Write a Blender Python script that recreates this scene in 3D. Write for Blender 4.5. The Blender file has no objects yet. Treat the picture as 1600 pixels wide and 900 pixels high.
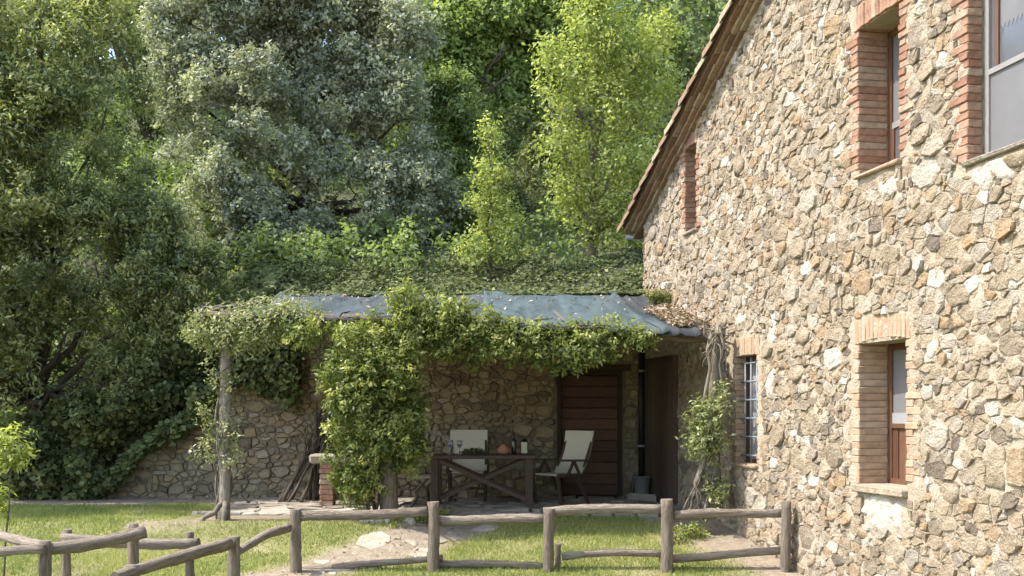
import bpy, math, random
import numpy as np
from mathutils import Vector, Matrix, noise

# ------------------------------------------------------------------ camera, sky, sun, exposure
S = bpy.context.scene
COL = S.collection
EYE, FPX, HOR = 1.35, 1800.0, 645.0
cam_d = bpy.data.cameras.new('camera')
cam = bpy.data.objects.new('camera', cam_d)
COL.objects.link(cam)
cam.location = (0, 0, EYE)
cam.rotation_euler = (math.radians(90), 0, 0)
cam_d.sensor_width = 36.0
cam_d.lens = 36.0 * FPX / 1600.0
cam_d.shift_y = (HOR - 450.0) / 1600.0
cam_d.clip_end = 800
S.camera = cam

SUN_EL, SUN_AZ = math.radians(56), math.radians(-94)      # azimuth measured from +Y towards +X
sdir = Vector((math.sin(SUN_AZ) * math.cos(SUN_EL), math.cos(SUN_AZ) * math.cos(SUN_EL), math.sin(SUN_EL)))
W = bpy.data.worlds.new('World')
S.world = W
W.use_nodes = True
nt = W.node_tree
bg = nt.nodes['Background']
sky = nt.nodes.new('ShaderNodeTexSky')
sky.sky_type = 'NISHITA'
sky.sun_disc = False
sky.sun_elevation = SUN_EL
sky.sun_rotation = SUN_AZ
sky.air_density = 1.0
sky.dust_density = 2.0
nt.links.new(sky.outputs[0], bg.inputs[0])
bg.inputs[1].default_value = 0.15
sun_d = bpy.data.lights.new('sun', 'SUN')
sun_d.energy = 2.3
sun_d.angle = math.radians(0.55)
sun_d.color = (1.0, 0.955, 0.89)
sun = bpy.data.objects.new('sun', sun_d)
COL.objects.link(sun)
sun.rotation_euler = (-sdir).to_track_quat('-Z', 'Y').to_euler()
sun.location = sdir * 60
S.view_settings.view_transform = 'Standard'
S.view_settings.look = 'None'
S.view_settings.gamma = 1.0
S.view_settings.exposure = 1.84
S.cycles.max_bounces = 9
S.cycles.diffuse_bounces = 6
S.cycles.glossy_bounces = 3
S.cycles.transmission_bounces = 5
S.cycles.use_denoising = True
S.cycles.sample_clamp_indirect = 8

R = random.Random(7)
NR = np.random.default_rng(11)


def P(px, py, Y):
    return Vector(((px - 800.0) / FPX * Y, Y, EYE - (py - HOR) / FPX * Y))


# ------------------------------------------------------------------ materials
def new_mat(name):
    m = bpy.data.materials.new(name)
    m.use_nodes = True
    return m, m.node_tree, m.node_tree.nodes['Principled BSDF']


def ramp(t, stops, interp='LINEAR'):
    n = t.nodes.new('ShaderNodeValToRGB')
    n.color_ramp.interpolation = interp
    e = n.color_ramp.elements
    while len(e) < len(stops):
        e.new(0.5)
    for k, (p, c) in enumerate(stops):
        e[k].position = p
        e[k].color = (c[0], c[1], c[2], 1)
    return n


def attr(t, name='tint'):
    a = t.nodes.new('ShaderNodeAttribute')
    a.attribute_name = name
    return a


def noise_n(t, scale, detail=4, rough=0.6, vec=None, mapscale=None):
    n = t.nodes.new('ShaderNodeTexNoise')
    n.inputs['Scale'].default_value = scale
    n.inputs['Detail'].default_value = detail
    n.inputs['Roughness'].default_value = rough
    co = t.nodes.new('ShaderNodeTexCoord')
    if mapscale:
        mp = t.nodes.new('ShaderNodeMapping')
        mp.inputs['Scale'].default_value = mapscale
        t.links.new(co.outputs['Object'], mp.inputs[0])
        t.links.new(mp.outputs[0], n.inputs['Vector'])
    else:
        t.links.new(co.outputs['Object'], n.inputs['Vector'])
    return n


def mixc(t, fac, a, b, blend='MIX'):
    m = t.nodes.new('ShaderNodeMix')
    m.data_type = 'RGBA'
    m.blend_type = blend
    for sock, v in ((m.inputs[0], fac), (m.inputs[6], a), (m.inputs[7], b)):
        if hasattr(v, 'is_linked'):
            t.links.new(v, sock)
        elif isinstance(v, (int, float)):
            sock.default_value = v
        else:
            sock.default_value = (v[0], v[1], v[2], 1)
    return m.outputs[2]


def bump(t, bs, height, strength=0.5, dist=0.02):
    b = t.nodes.new('ShaderNodeBump')
    b.inputs['Strength'].default_value = strength
    b.inputs['Distance'].default_value = dist
    t.links.new(height, b.inputs['Height'])
    t.links.new(b.outputs[0], bs.inputs['Normal'])


def tinted(name, stops, nscale=8, namt=0.5, rough=0.9, bscale=30, bstr=0.6, bdist=0.02, spec=0.2, mapscale=None, dark=(0.35, 0.33, 0.3)):
    """colour from the per-piece 'tint' attribute, mottled by noise, with fine relief"""
    m, t, b = new_mat(name)
    a = attr(t)
    r = ramp(t, stops)
    t.links.new(a.outputs['Fac'], r.inputs[0])
    n = noise_n(t, nscale, 6, 0.65, mapscale=mapscale)
    r2 = ramp(t, [(0.3, dark), (0.72, (1.12, 1.1, 1.06))])
    t.links.new(n.outputs[0], r2.inputs[0])
    c = mixc(t, namt, r.outputs[0], r2.outputs[0], 'MULTIPLY')
    t.links.new(c, b.inputs['Base Color'])
    n2 = noise_n(t, bscale, 5, 0.65, mapscale=mapscale)
    bump(t, b, n2.outputs[0], bstr, bdist)
    b.inputs['Roughness'].default_value = rough
    b.inputs['Specular IOR Level'].default_value = spec
    return m


def plain(name, c, rough=0.7, metal=0.0, spec=0.3, nscale=20, namt=0.35, bstr=0.2, mapscale=None):
    m, t, b = new_mat(name)
    n = noise_n(t, nscale, 4, 0.6, mapscale=mapscale)
    r2 = ramp(t, [(0.3, (0.6, 0.6, 0.6)), (0.7, (1.1, 1.1, 1.1))])
    t.links.new(n.outputs[0], r2.inputs[0])
    t.links.new(mixc(t, namt, c, r2.outputs[0], 'MULTIPLY'), b.inputs['Base Color'])
    b.inputs['Roughness'].default_value = rough
    b.inputs['Metallic'].default_value = metal
    b.inputs['Specular IOR Level'].default_value = spec
    if bstr:
        bump(t, b, n.outputs[0], bstr, 0.01)
    return m


def leaf_mat(name, stops, transl=0.35, rough=0.45, spec=0.35):
    m, t, b = new_mat(name)
    a = attr(t)
    r = ramp(t, stops)
    t.links.new(a.outputs['Fac'], r.inputs[0])
    t.links.new(r.outputs[0], b.inputs['Base Color'])
    b.inputs['Roughness'].default_value = rough
    b.inputs['Specular IOR Level'].default_value = spec
    tr = t.nodes.new('ShaderNodeBsdfTranslucent')
    t.links.new(mixc(t, 1.0, r.outputs[0], (1.25, 1.3, 0.7), 'MULTIPLY'), tr.inputs[0])
    mx = t.nodes.new('ShaderNodeMixShader')
    mx.inputs[0].default_value = transl
    t.links.new(b.outputs[0], mx.inputs[1])
    t.links.new(tr.outputs[0], mx.inputs[2])
    t.links.new(mx.outputs[0], t.nodes['Material Output'].inputs[0])
    return m


STONE_STOPS = [(0.0, (0.21, 0.175, 0.14)), (0.15, (0.33, 0.275, 0.205)), (0.34, (0.42, 0.34, 0.24)), (0.52, (0.47, 0.395, 0.295)),
               (0.66, (0.45, 0.325, 0.195)), (0.78, (0.39, 0.345, 0.285)), (0.90, (0.52, 0.455, 0.365)), (1.0, (0.66, 0.62, 0.55))]
M = {}
M['stone'] = tinted('facade_stone', STONE_STOPS, 11, 0.7, 0.92, 24, 1.0, 0.07, dark=(0.45, 0.39, 0.31))
M['mortar'] = tinted('sandy_mortar', [(0, (0.44, 0.37, 0.275)), (1, (0.55, 0.48, 0.38))], 7, 0.5, 0.95, 40, 1.0, 0.04, dark=(0.5, 0.43, 0.34))
M['rstone'] = tinted('retaining_stone', [(0, (0.17, 0.13, 0.085)), (0.3, (0.26, 0.205, 0.135)), (0.6, (0.33, 0.265, 0.165)),
                                         (0.8, (0.32, 0.23, 0.13)), (1, (0.36, 0.31, 0.22))], 6, 0.55, 0.92, 34, 0.7, 0.025)
M['rmortar'] = tinted('retaining_mortar', [(0, (0.25, 0.195, 0.13)), (1, (0.34, 0.275, 0.19))], 4, 0.55, 0.95, 45, 0.8, 0.03)
M['brick'] = tinted('red_brick', [(0, (0.26, 0.14, 0.095)), (0.35, (0.35, 0.195, 0.13)), (0.6, (0.40, 0.25, 0.175)),
                                  (0.8, (0.42, 0.31, 0.22)), (1, (0.46, 0.385, 0.29))], 14, 0.75, 0.9, 60, 0.6, 0.012)
M['palebrick'] = tinted('pale_brick', [(0, (0.39, 0.255, 0.16)), (0.5, (0.45, 0.315, 0.21)), (1, (0.50, 0.385, 0.28))], 10, 0.65, 0.92, 50, 0.6, 0.012)
M['tile'] = tinted('roof_tile', [(0, (0.19, 0.125, 0.085)), (0.4, (0.28, 0.18, 0.12)), (0.7, (0.34, 0.25, 0.165)), (1, (0.38, 0.33, 0.23))],
                   12, 0.6, 0.9, 40, 0.6, 0.015)
M['plaster'] = tinted('white_plaster', [(0, (0.44, 0.395, 0.325)), (1, (0.56, 0.51, 0.44))], 9, 0.35, 0.95, 40, 0.9, 0.03, dark=(0.55, 0.5, 0.43))
M['flag'] = tinted('flagstone', [(0, (0.24, 0.21, 0.165)), (0.5, (0.33, 0.29, 0.23)), (1, (0.45, 0.41, 0.34))], 6, 0.5, 0.9, 30, 0.5, 0.015)
M['pathstone'] = tinted('pale_path_stone', [(0, (0.30, 0.25, 0.19)), (1, (0.44, 0.39, 0.31))], 6, 0.55, 0.92, 30, 0.5, 0.015)
M['log'] = tinted('weathered_log', [(0, (0.19, 0.15, 0.115)), (0.5, (0.37, 0.31, 0.245)), (1, (0.52, 0.45, 0.37))], 9, 0.9, 0.9, 20, 1.0, 0.05,
                  mapscale=(6, 6, 0.6), dark=(0.33, 0.29, 0.25))
M['bark'] = tinted('bark', [(0, (0.07, 0.055, 0.04)), (0.5, (0.16, 0.13, 0.095)), (1, (0.36, 0.32, 0.25))], 10, 0.6, 0.95, 22, 1.0, 0.03, mapscale=(3, 3, 0.6))
M['darkwood'] = tinted('dark_wood', [(0, (0.045, 0.03, 0.02)), (1, (0.085, 0.055, 0.036))], 10, 0.5, 0.75, 30, 0.5, 0.01, mapscale=(1, 5, 5))
M['teak'] = tinted('brown_chair_wood', [(0, (0.065, 0.042, 0.029)), (1, (0.115, 0.076, 0.054))], 10, 0.4, 0.6, 30, 0.3, 0.008)
M['doorwood'] = tinted('brown_door_wood', [(0, (0.08, 0.043, 0.027)), (1, (0.135, 0.076, 0.048))], 10, 0.5, 0.7, 30, 0.5, 0.01, mapscale=(1, 5, 5))
M['winwood'] = tinted('window_wood', [(0, (0.10, 0.05, 0.03)), (1, (0.165, 0.085, 0.05))], 8, 0.45, 0.55, 25, 0.3, 0.006, mapscale=(8, 8, 1))
M['greyframe'] = plain('grey_screen_frame', (0.29, 0.275, 0.26), 0.5, 0.2)
M['screen'] = plain('grey_insect_screen', (0.16, 0.155, 0.155), 0.45, 0, 0.5, 3, 0.35, 0)
M['curtain'] = plain('pale_curtain', (0.27, 0.265, 0.26), 0.8, 0, 0.2, 4, 0.2, 0)
M['glass'] = plain('window_glass', (0.10, 0.10, 0.105), 0.08, 0, 0.6, 3, 0.4, 0)
M['iron'] = plain('painted_grille_iron', (0.19, 0.225, 0.235), 0.5, 0.2)
M['dkmetal'] = plain('dark_metal', (0.02, 0.02, 0.022), 0.5, 0.3)
M['zinc'] = plain('zinc', (0.28, 0.28, 0.265), 0.55, 0.5)
M['cream'] = plain('cream_canvas', (0.62, 0.555, 0.43), 0.85, 0, 0.15, 60, 0.25, 0.15)
M['terracotta'] = plain('terracotta', (0.42, 0.21, 0.12), 0.8)
M['bottle'] = plain('dark_bottle_glass', (0.01, 0.012, 0.008), 0.1, 0, 0.6, 4, 0.1, 0)
M['clear'] = plain('lantern_glass', (0.42, 0.43, 0.27), 0.15, 0, 0.6, 4, 0.2, 0)
M['herb'] = plain('green_runner', (0.05, 0.065, 0.03), 0.8)
m, t, b = new_mat('wine_glass')
b.inputs['Base Color'].default_value = (0.9, 0.92, 0.92, 1)
b.inputs['Transmission Weight'].default_value = 0.85
b.inputs['Roughness'].default_value = 0.05
b.inputs['IOR'].default_value = 1.2
M['wine'] = m
M['wineliq'] = plain('red_wine', (0.03, 0.006, 0.008), 0.2, 0, 0.5, 4, 0.1, 0)
M['soil'] = None

# shade netting
m, t, b = new_mat('shade_netting')
a = attr(t)
r = ramp(t, [(0, (0.04, 0.04, 0.042)), (0.5, (0.068, 0.08, 0.083)), (1, (0.073, 0.097, 0.101))])
t.links.new(a.outputs['Fac'], r.inputs[0])
n = noise_n(t, 2.4, 8, 0.68, mapscale=(2.6, 0.45, 1))
r2 = ramp(t, [(0.3, (0.35, 0.37, 0.36)), (0.5, (.85, .88, .88)), (0.75, (1.5, 1.42, 1.35))])
t.links.new(n.outputs[0], r2.inputs[0])
t.links.new(mixc(t, 0.7, r.outputs[0], r2.outputs[0], 'MULTIPLY'), b.inputs['Base Color'])
b.inputs['Roughness'].default_value = 0.85
b.inputs['Specular IOR Level'].default_value = 0.12
bump(t, b, noise_n(t, 6, 5, 0.6, mapscale=(2, 0.5, 1)).outputs[0], 0.5, 0.03)
M['tarp'] = m

# ground: lawn / bare soil by position (object space = world space)
m, t, b = new_mat('lawn_and_soil')
a = attr(t, 'soil')
n1 = noise_n(t, 1.3, 5, 0.6)
g = ramp(t, [(0.3, (0.15, 0.16, 0.05)), (0.6, (0.26, 0.25, 0.10)), (0.8, (0.36, 0.31, 0.17))])
t.links.new(n1.outputs[0], g.inputs[0])
n2 = noise_n(t, 9, 6, 0.7)
so = ramp(t, [(0.25, (0.2, 0.16, 0.11)), (0.55, (0.32, 0.26, 0.19)), (0.8, (0.44, 0.375, 0.29))])
t.links.new(n2.outputs[0], so.inputs[0])
c = mixc(t, a.outputs['Fac'], g.outputs[0], so.outputs[0])
t.links.new(c, b.inputs['Base Color'])
b.inputs['Roughness'].default_value = 0.95
b.inputs['Specular IOR Level'].default_value = 0.1
bump(t, b, noise_n(t, 30, 6, 0.7).outputs[0], 0.9, 0.04)
M['ground'] = m
m, t, b = new_mat('hill_soil')
n2 = noise_n(t, 1.2, 6, 0.7)
so = ramp(t, [(0.3, (0.035, 0.04, 0.018)), (0.6, (0.07, 0.075, 0.03)), (0.8, (0.12, 0.095, 0.06))])
t.links.new(n2.outputs[0], so.inputs[0])
t.links.new(so.outputs[0], b.inputs['Base Color'])
b.inputs['Roughness'].default_value = 1
M['hill'] = m

# foliage
M['grass'] = leaf_mat('grass_blades', [(0, (0.13, 0.17, 0.045)), (0.5, (0.27, 0.305, 0.095)), (0.85, (0.4, 0.4, 0.15)), (1, (0.52, 0.46, 0.25))], 0.35, 0.6, 0.2)
M['laurel'] = leaf_mat('laurel_leaves', [(0, (0.1, 0.125, 0.055)), (0.5, (0.26, 0.295, 0.125)), (0.8, (0.44, 0.45, 0.185)), (1, (0.6, 0.57, 0.25))], 0.4, 0.45, 0.35)
M['oak'] = leaf_mat('grey_oak_leaves', [(0, (0.16, 0.18, 0.125)), (0.5, (0.33, 0.355, 0.25)), (0.8, (0.48, 0.49, 0.355)), (1, (0.58, 0.58, 0.44))], 0.35, 0.5, 0.3)
M['decid'] = leaf_mat('green_deciduous_leaves', [(0, (0.1, 0.14, 0.05)), (0.5, (0.21, 0.27, 0.095)), (1, (0.38, 0.43, 0.17))], 0.4, 0.5, 0.3)
M['lit_decid'] = leaf_mat('lit_deciduous_leaves', [(0, (.13, .18, .055)), (.5, (.29, .36, .115)), (1, (.48, .53, .19))], 0.45, 0.5, 0.25)  # brighter copy of the deciduous greens, sunlight painted into the leaf colour
M['young'] = leaf_mat('young_spring_leaves', [(0, (0.19, 0.235, 0.065)), (0.5, (0.38, 0.43, 0.125)), (1, (0.56, 0.57, 0.21))], 0.45, 0.5, 0.3)
M['greytree'] = leaf_mat('grey_green_leaves', [(0, (0.2, 0.215, 0.14)), (0.5, (0.34, 0.355, 0.24)), (1, (0.5, 0.49, 0.36))], 0.35, 0.6, 0.25)
M['vine'] = leaf_mat('vine_leaves', [(0, (0.07, 0.1, 0.03)), (0.5, (0.21, 0.25, 0.07)), (0.8, (0.36, 0.38, 0.12)), (1, (0.54, 0.51, 0.23))], 0.4, 0.5, 0.25)
M['dryvine'] = leaf_mat('dry_vine_leaves', [(0, (0.13, 0.16, 0.06)), (0.4, (0.27, 0.3, 0.12)), (0.8, (0.4, 0.4, 0.21)), (1, (0.5, 0.46, 0.33))], 0.3, 0.55, 0.3)
M['ivy'] = leaf_mat('ivy_leaves', [(0, (0.05, 0.068, 0.026)), (0.5, (0.125, 0.15, 0.055)), (0.85, (0.22, 0.24, 0.095)), (1, (0.38, 0.36, 0.16))], 0.25, 0.6, 0.15)
M['litter'] = leaf_mat('dry_leaf_litter', [(0, (0.16, 0.11, 0.07)), (0.5, (0.30, 0.22, 0.15)), (1, (0.45, 0.37, 0.28))], 0.1, 0.8, 0.2)
M['moss'] = leaf_mat('moss', [(0, (0.12, 0.14, 0.04)), (1, (0.26, 0.26, 0.09))], 0.2, 0.8, 0.2)


# ------------------------------------------------------------------ object helpers
def tag(o, label=None, cat=None, group=None, kind=None):
    for k, v in (('label', label), ('category', cat), ('group', group), ('kind', kind)):
        if v:
            o[k] = v
    return o


def thing(name, label, cat, loc=(0, 0, 0), rz=0.0, group=None):
    o = bpy.data.objects.new(name, None)
    o.empty_display_size = 0.2
    COL.objects.link(o)
    o.location = loc
    o.rotation_euler = (0, 0, rz)
    return tag(o, label, cat, group)


def link(name, me, parent=None, loc=None):
    o = bpy.data.objects.new(name, me)
    COL.objects.link(o)
    if parent:
        o.parent = parent
    if loc is not None:
        o.location = loc
    return o


def off(parent):
    """world position of an unrotated parent chain"""
    v = Vector((0, 0, 0))
    while parent:
        v += parent.location
        parent = parent.parent
    return v


class MB:
    def __init__(self):
        self.v, self.f, self.t, self.s = [], [], [], []

    def face(self, idx, tint=0.5, smooth=False):
        self.f.append(idx)
        self.t.append(tint)
        self.s.append(smooth)

    def box(self, x0, x1, y0, y1, z0, z1, tint=0.5, jit=0.0, rnd=R):
        n = len(self.v)
        for z in (z0, z1):
            for x, y in ((x0, y0), (x1, y0), (x1, y1), (x0, y1)):
                self.v.append((x + rnd.uniform(-jit, jit), y + rnd.uniform(-jit, jit), z + rnd.uniform(-jit, jit)))
        for q in ((3, 2, 1, 0), (4, 5, 6, 7), (0, 1, 5, 4), (1, 2, 6, 5), (2, 3, 7, 6), (3, 0, 4, 7)):
            self.face([n + k for k in q], tint)
        return self

    def chamfer(self, x0, x1, y0, y1, z0, z1, c=0.006, tint=0.5, jit=0.0, rnd=R):
        """box whose corners are cut: 24 verts, 44 triangles"""
        n = len(self.v)
        cx, cy, cz = (x0 + x1) / 2, (y0 + y1) / 2, (z0 + z1) / 2
        hx, hy, hz = (x1 - x0) / 2, (y1 - y0) / 2, (z1 - z0) / 2
        idx = {}
        for sx in (-1, 1):
            for sy in (-1, 1):
                for sz in (-1, 1):
                    jx, jy, jz = (rnd.uniform(-jit, jit) for _ in range(3))
                    for ax in range(3):
                        p = [cx + sx * (hx - (0 if ax == 0 else c)) + jx, cy + sy * (hy - (0 if ax == 1 else c)) + jy,
                             cz + sz * (hz - (0 if ax == 2 else c)) + jz]
                        idx[(sx, sy, sz, ax)] = len(self.v)
                        self.v.append(tuple(p))
        I = idx
        for ax in range(3):
            o1, o2 = [k for k in range(3) if k != ax]
            for s in (-1, 1):
                q = []
                for a_, b_ in ((-1, -1), (1, -1), (1, 1), (-1, 1)):
                    k = [0, 0, 0]
                    k[ax], k[o1], k[o2] = s, a_, b_
                    q.append(I[(*k, ax)])
                flip = (s > 0) == (ax == 1)
                self.face(q[::-1] if flip else q, tint)
            for a_ in (-1, 1):            # edge strips running along ax
                for b_ in (-1, 1):
                    k0, k1 = [0, 0, 0], [0, 0, 0]
                    k0[ax], k1[ax] = -1, 1
                    k0[o1] = k1[o1] = a_
                    k0[o2] = k1[o2] = b_
                    self.face([I[(*k0, o1)], I[(*k1, o1)], I[(*k1, o2)], I[(*k0, o2)]], tint)
        for sx in (-1, 1):
            for sy in (-1, 1):
                for sz in (-1, 1):
                    self.face([I[(sx, sy, sz, 0)], I[(sx, sy, sz, 1)], I[(sx, sy, sz, 2)]], tint)
        return self

    def bar(self, p0, p1, w, d, tint=0.5, up=(0, 0, 1)):
        p0, p1 = Vector(p0), Vector(p1)
        a = (p1 - p0).normalized()
        u = Vector(up)
        if abs(a.dot(u)) > 0.98:
            u = Vector((0, 1, 0))
        s = a.cross(u).normalized()
        u = s.cross(a)
        n = len(self.v)
        for p in (p0, p1):
            for x, y in ((-1, -1), (1, -1), (1, 1), (-1, 1)):
                self.v.append(tuple(p + s * x * w / 2 + u * y * d / 2))
        for q in ((3, 2, 1, 0), (4, 5, 6, 7), (0, 1, 5, 4), (1, 2, 6, 5), (2, 3, 7, 6), (3, 0, 4, 7)):
            self.face([n + k for k in q], tint)
        return self

    def tube(self, path, radii, seg=8, jit=0.0, tint=0.5, cap=True, smooth=True, captint=None, rnd=R):
        path = [Vector(p) for p in path]
        n0 = len(self.v)
        ref = Vector((0.31, 0.93, 0.2))
        a0 = (path[-1] - path[0]).normalized()
        if abs(a0.dot(ref.normalized())) > 0.9:
            ref = Vector((0.9, -0.1, 0.3))
        prof = [1 + rnd.uniform(-jit, jit) for _ in range(seg)]
        for i, p in enumerate(path):
            a = (path[min(i + 1, len(path) - 1)] - path[max(i - 1, 0)]).normalized()
            s = a.cross(ref).normalized()
            u = s.cross(a)
            r = radii[i] if hasattr(radii, '__len__') else radii
            for k in range(seg):
                an = 2 * math.pi * k / seg
                rr = r * prof[k] * (1 + rnd.uniform(-jit, jit) * 0.4)
                self.v.append(tuple(p + (s * math.cos(an) + u * math.sin(an)) * rr))
        for i in range(len(path) - 1):
            for k in range(seg):
                b = n0 + i * seg
                self.face([b + k, b + (k + 1) % seg, b + seg + (k + 1) % seg, b + seg + k], tint, smooth)
        if cap:
            ct = tint if captint is None else captint
            self.face([n0 + k for k in range(seg)][::-1], ct)
            e = n0 + (len(path) - 1) * seg
            self.face([e + k for k in range(seg)], ct)
        return self

    def lathe(self, prof, c=(0, 0, 0), seg=16, tint=0.5):
        n0 = len(self.v)
        for r, z in prof:
            for k in range(seg):
                an = 2 * math.pi * k / seg
                self.v.append((c[0] + r * math.cos(an), c[1] + r * math.sin(an), c[2] + z))
        for i in range(len(prof) - 1):
            for k in range(seg):
                b = n0 + i * seg
                self.face([b + k, b + (k + 1) % seg, b + seg + (k + 1) % seg, b + seg + k], tint, True)
        self.face([n0 + k for k in range(seg)][::-1], tint)
        e = n0 + (len(prof) - 1) * seg
        self.face([e + k for k in range(seg)], tint)
        return self

    def mesh(self, name, mat, shift=None):
        me = bpy.data.meshes.new(name)
        v = self.v
        if shift is not None:
            v = [(p[0] - shift[0], p[1] - shift[1], p[2] - shift[2]) for p in v]
        me.from_pydata(v, [], self.f)
        at = me.attributes.new('tint', 'FLOAT', 'FACE')
        at.data.foreach_set('value', np.array(self.t, dtype=np.float32))
        me.polygons.foreach_set('use_smooth', np.array(self.s, dtype=bool))
        me.materials.append(mat)
        me.update()
        return me

    def build(self, name, mat, parent=None, local=True, loc=None):
        """local=False: the verts are world positions and the parent chain is unrotated"""
        shift = None
        if not local and parent:
            shift = off(parent)
        if loc is not None:
            shift = Vector(loc) if shift is None else shift + Vector(loc)
        return link(name, self.mesh(name, mat, shift), parent, loc)


def np_mesh(name, verts, nper, tints, mat, extra=None):
    """verts (N*nper,3): N separate faces of nper corners"""
    N = len(verts) // nper
    me = bpy.data.meshes.new(name)
    me.vertices.add(len(verts))
    me.vertices.foreach_set('co', np.ascontiguousarray(verts, dtype=np.float32).ravel())
    me.loops.add(len(verts))
    me.loops.foreach_set('vertex_index', np.arange(len(verts), dtype=np.int32))
    me.polygons.add(N)
    me.polygons.foreach_set('loop_start', np.arange(0, N * nper, nper, dtype=np.int32))
    me.polygons.foreach_set('loop_total', np.full(N, nper, dtype=np.int32))
    at = me.attributes.new('tint', 'FLOAT', 'FACE')
    at.data.foreach_set('value', np.clip(tints, 0, 1).astype(np.float32))
    me.materials.append(mat)
    me.update(calc_edges=True)
    return me


def norm(a):
    return a / np.maximum(np.linalg.norm(a, axis=1, keepdims=True), 1e-9)


def leaf_verts(c, hint, size, aspect=0.45, along=None, wr=0.8, wu=0.5, fold=0.25):
    N = len(c)
    n = norm(hint + NR.normal(0, 1, (N, 3)) * wr + np.array([0, 0, wu]))
    d = NR.normal(0, 1, (N, 3))
    if along is not None:
        d = along + d * 0.55
    d = norm(d - n * np.sum(d * n, axis=1, keepdims=True))
    s = np.cross(n, d)
    L = size[:, None]
    w = L * aspect * 0.5
    base = c - d * L * 0.5
    tip = c + d * L * 0.5 - n * L * 0.08
    l = c + s * w + n * L * fold * 0.3 - d * L * 0.08
    r = c - s * w + n * L * fold * 0.3 - d * L * 0.08
    return np.stack([base, r, tip, l], axis=1).reshape(-1, 3)


def lobe_points(lobes, n, shell=0.45, up=0.0):
    """random points in ellipsoid lobes, biased to their outer shell; returns points and outward directions"""
    lobes = np.array(lobes, dtype=float)
    vol = (lobes[:, 3] * lobes[:, 4] * lobes[:, 5]) ** 0.75
    k = NR.choice(len(lobes), n, p=vol / vol.sum())
    d = norm(NR.normal(0, 1, (n, 3)) + np.array([0, 0, up]))
    r = shell + (1 - shell) * NR.random(n) ** 0.6
    r *= 1 + NR.normal(0, 0.07, n)
    rad = lobes[k, 3:6]
    return lobes[k, :3] + d * rad * r[:, None], norm(d / rad), k


def crown(name, parent, lobes, nclump, per, sig, lsize, mat, aspect=0.45, shell=0.45, tip=0.35, spread=0.22, wr=0.8, wu=0.5, up=0.25,
          upright=0.0, cut=None, sub=0):
    """foliage of many small leaves in sprays; tip = how much paler the outer leaves of a spray are"""
    if sub:
        sp_, so_, sk_ = lobe_points(lobes, sub, .55, up)
        lr = np.array(lobes, dtype=float)[sk_, 3:6].min(axis=1)
        f = NR.uniform(.24, .55, len(sp_)) * lr
        lobes = np.concatenate([sp_, np.stack([f * 1.1, f * 1.1, f], 1)], 1)
        shell = .35
    p, o, k = lobe_points(lobes, nclump, shell, up)
    if cut is not None:
        keep = cut(p)
        p, o = p[keep], o[keep]
    n = len(p)
    ct = NR.normal(0.42, spread, n)
    if sub:
        ct = ct + NR.normal(0, .12, sub)[k]
    axis = norm(o * (1 - upright) + np.array([0, 0, 0.25 + upright]) + NR.normal(0, 0.35, (n, 3)))
    idx = np.repeat(np.arange(n), per)
    tpos = NR.random(len(idx))
    loc = axis[idx] * ((tpos - 0.4) * sig * 3.2)[:, None] + NR.normal(0, sig, (len(idx), 3)) * (1.1 - 0.6 * tpos)[:, None]
    c = p[idx] + loc
    tint = ct[idx] + tip * (tpos - 0.5) + NR.normal(0, 0.10, len(idx))
    size = lsize * NR.uniform(0.45, 1.45, len(idx))
    v = leaf_verts(c, o[idx] * 0.6 + axis[idx] * 0.3, size, aspect, axis[idx], wr, wu)
    v = v - np.array(off(parent)) if parent else v
    me = np_mesh(name, v, 4, tint, mat)
    return link(name, me, parent)


def wig(p0, p1, n, amp, rnd=R):
    p0, p1 = Vector(p0), Vector(p1)
    L = (p1 - p0).length
    out = []
    for i in range(n + 1):
        t_ = i / n
        e = math.sin(math.pi * t_)
        out.append(p0.lerp(p1, t_) + Vector((rnd.uniform(-1, 1), rnd.uniform(-1, 1), rnd.uniform(-0.5, 0.5))) * amp * e)
    return out


def wood(parent, base, top, r0, r1, limbs, tint=0.35, amp=0.12, name='trunk', ntwig=0):
    """tapered trunk plus limbs from it to given ends; one continuous part"""
    mb = MB()
    path = wig(base, top, 8, amp)
    mb.tube(path, [r0 + (r1 - r0) * (i / 8) ** 0.8 for i in range(9)], 9, 0.12, tint)
    for e in limbs:
        e = Vector(e)
        zz = max(0.15, min(0.85, (e.z - path[0].z) / max(0.1, (path[-1].z - path[0].z)) - 0.28))
        i = int(zz * 8)
        s = path[i]
        r = (r0 + (r1 - r0) * zz) * 0.55
        lp = wig(s, e, 5, amp * 1.3)
        mb.tube(lp, [r * (1 - 0.82 * q / 5) for q in range(6)], 6, 0.1, tint)
        for _ in range(ntwig):
            q = R.randint(2, 5)
            tw = lp[q] + Vector((R.uniform(-1, 1), R.uniform(-1, 1), R.uniform(-0.1, 0.9))) * R.uniform(0.3, 0.8)
            mb.tube(wig(lp[q], tw, 3, 0.05), [r * 0.3, r * 0.22, r * 0.15, r * 0.06], 4, 0.05, tint)
    return mb.build(name, M['bark'], parent, local=False)


# ------------------------------------------------------------------ polygons for rubble work
def clip_half(poly, a, b, c):
    """keep a*x+b*y <= c"""
    out = []
    n = len(poly)
    for i in range(n):
        p, q = poly[i], poly[(i + 1) % n]
        dp, dq = a * p[0] + b * p[1] - c, a * q[0] + b * q[1] - c
        if dp <= 0:
            out.append(p)
        if (dp < 0 < dq) or (dq < 0 < dp):
            t_ = dp / (dp - dq)
            out.append((p[0] + (q[0] - p[0]) * t_, p[1] + (q[1] - p[1]) * t_))
    return out


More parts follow.
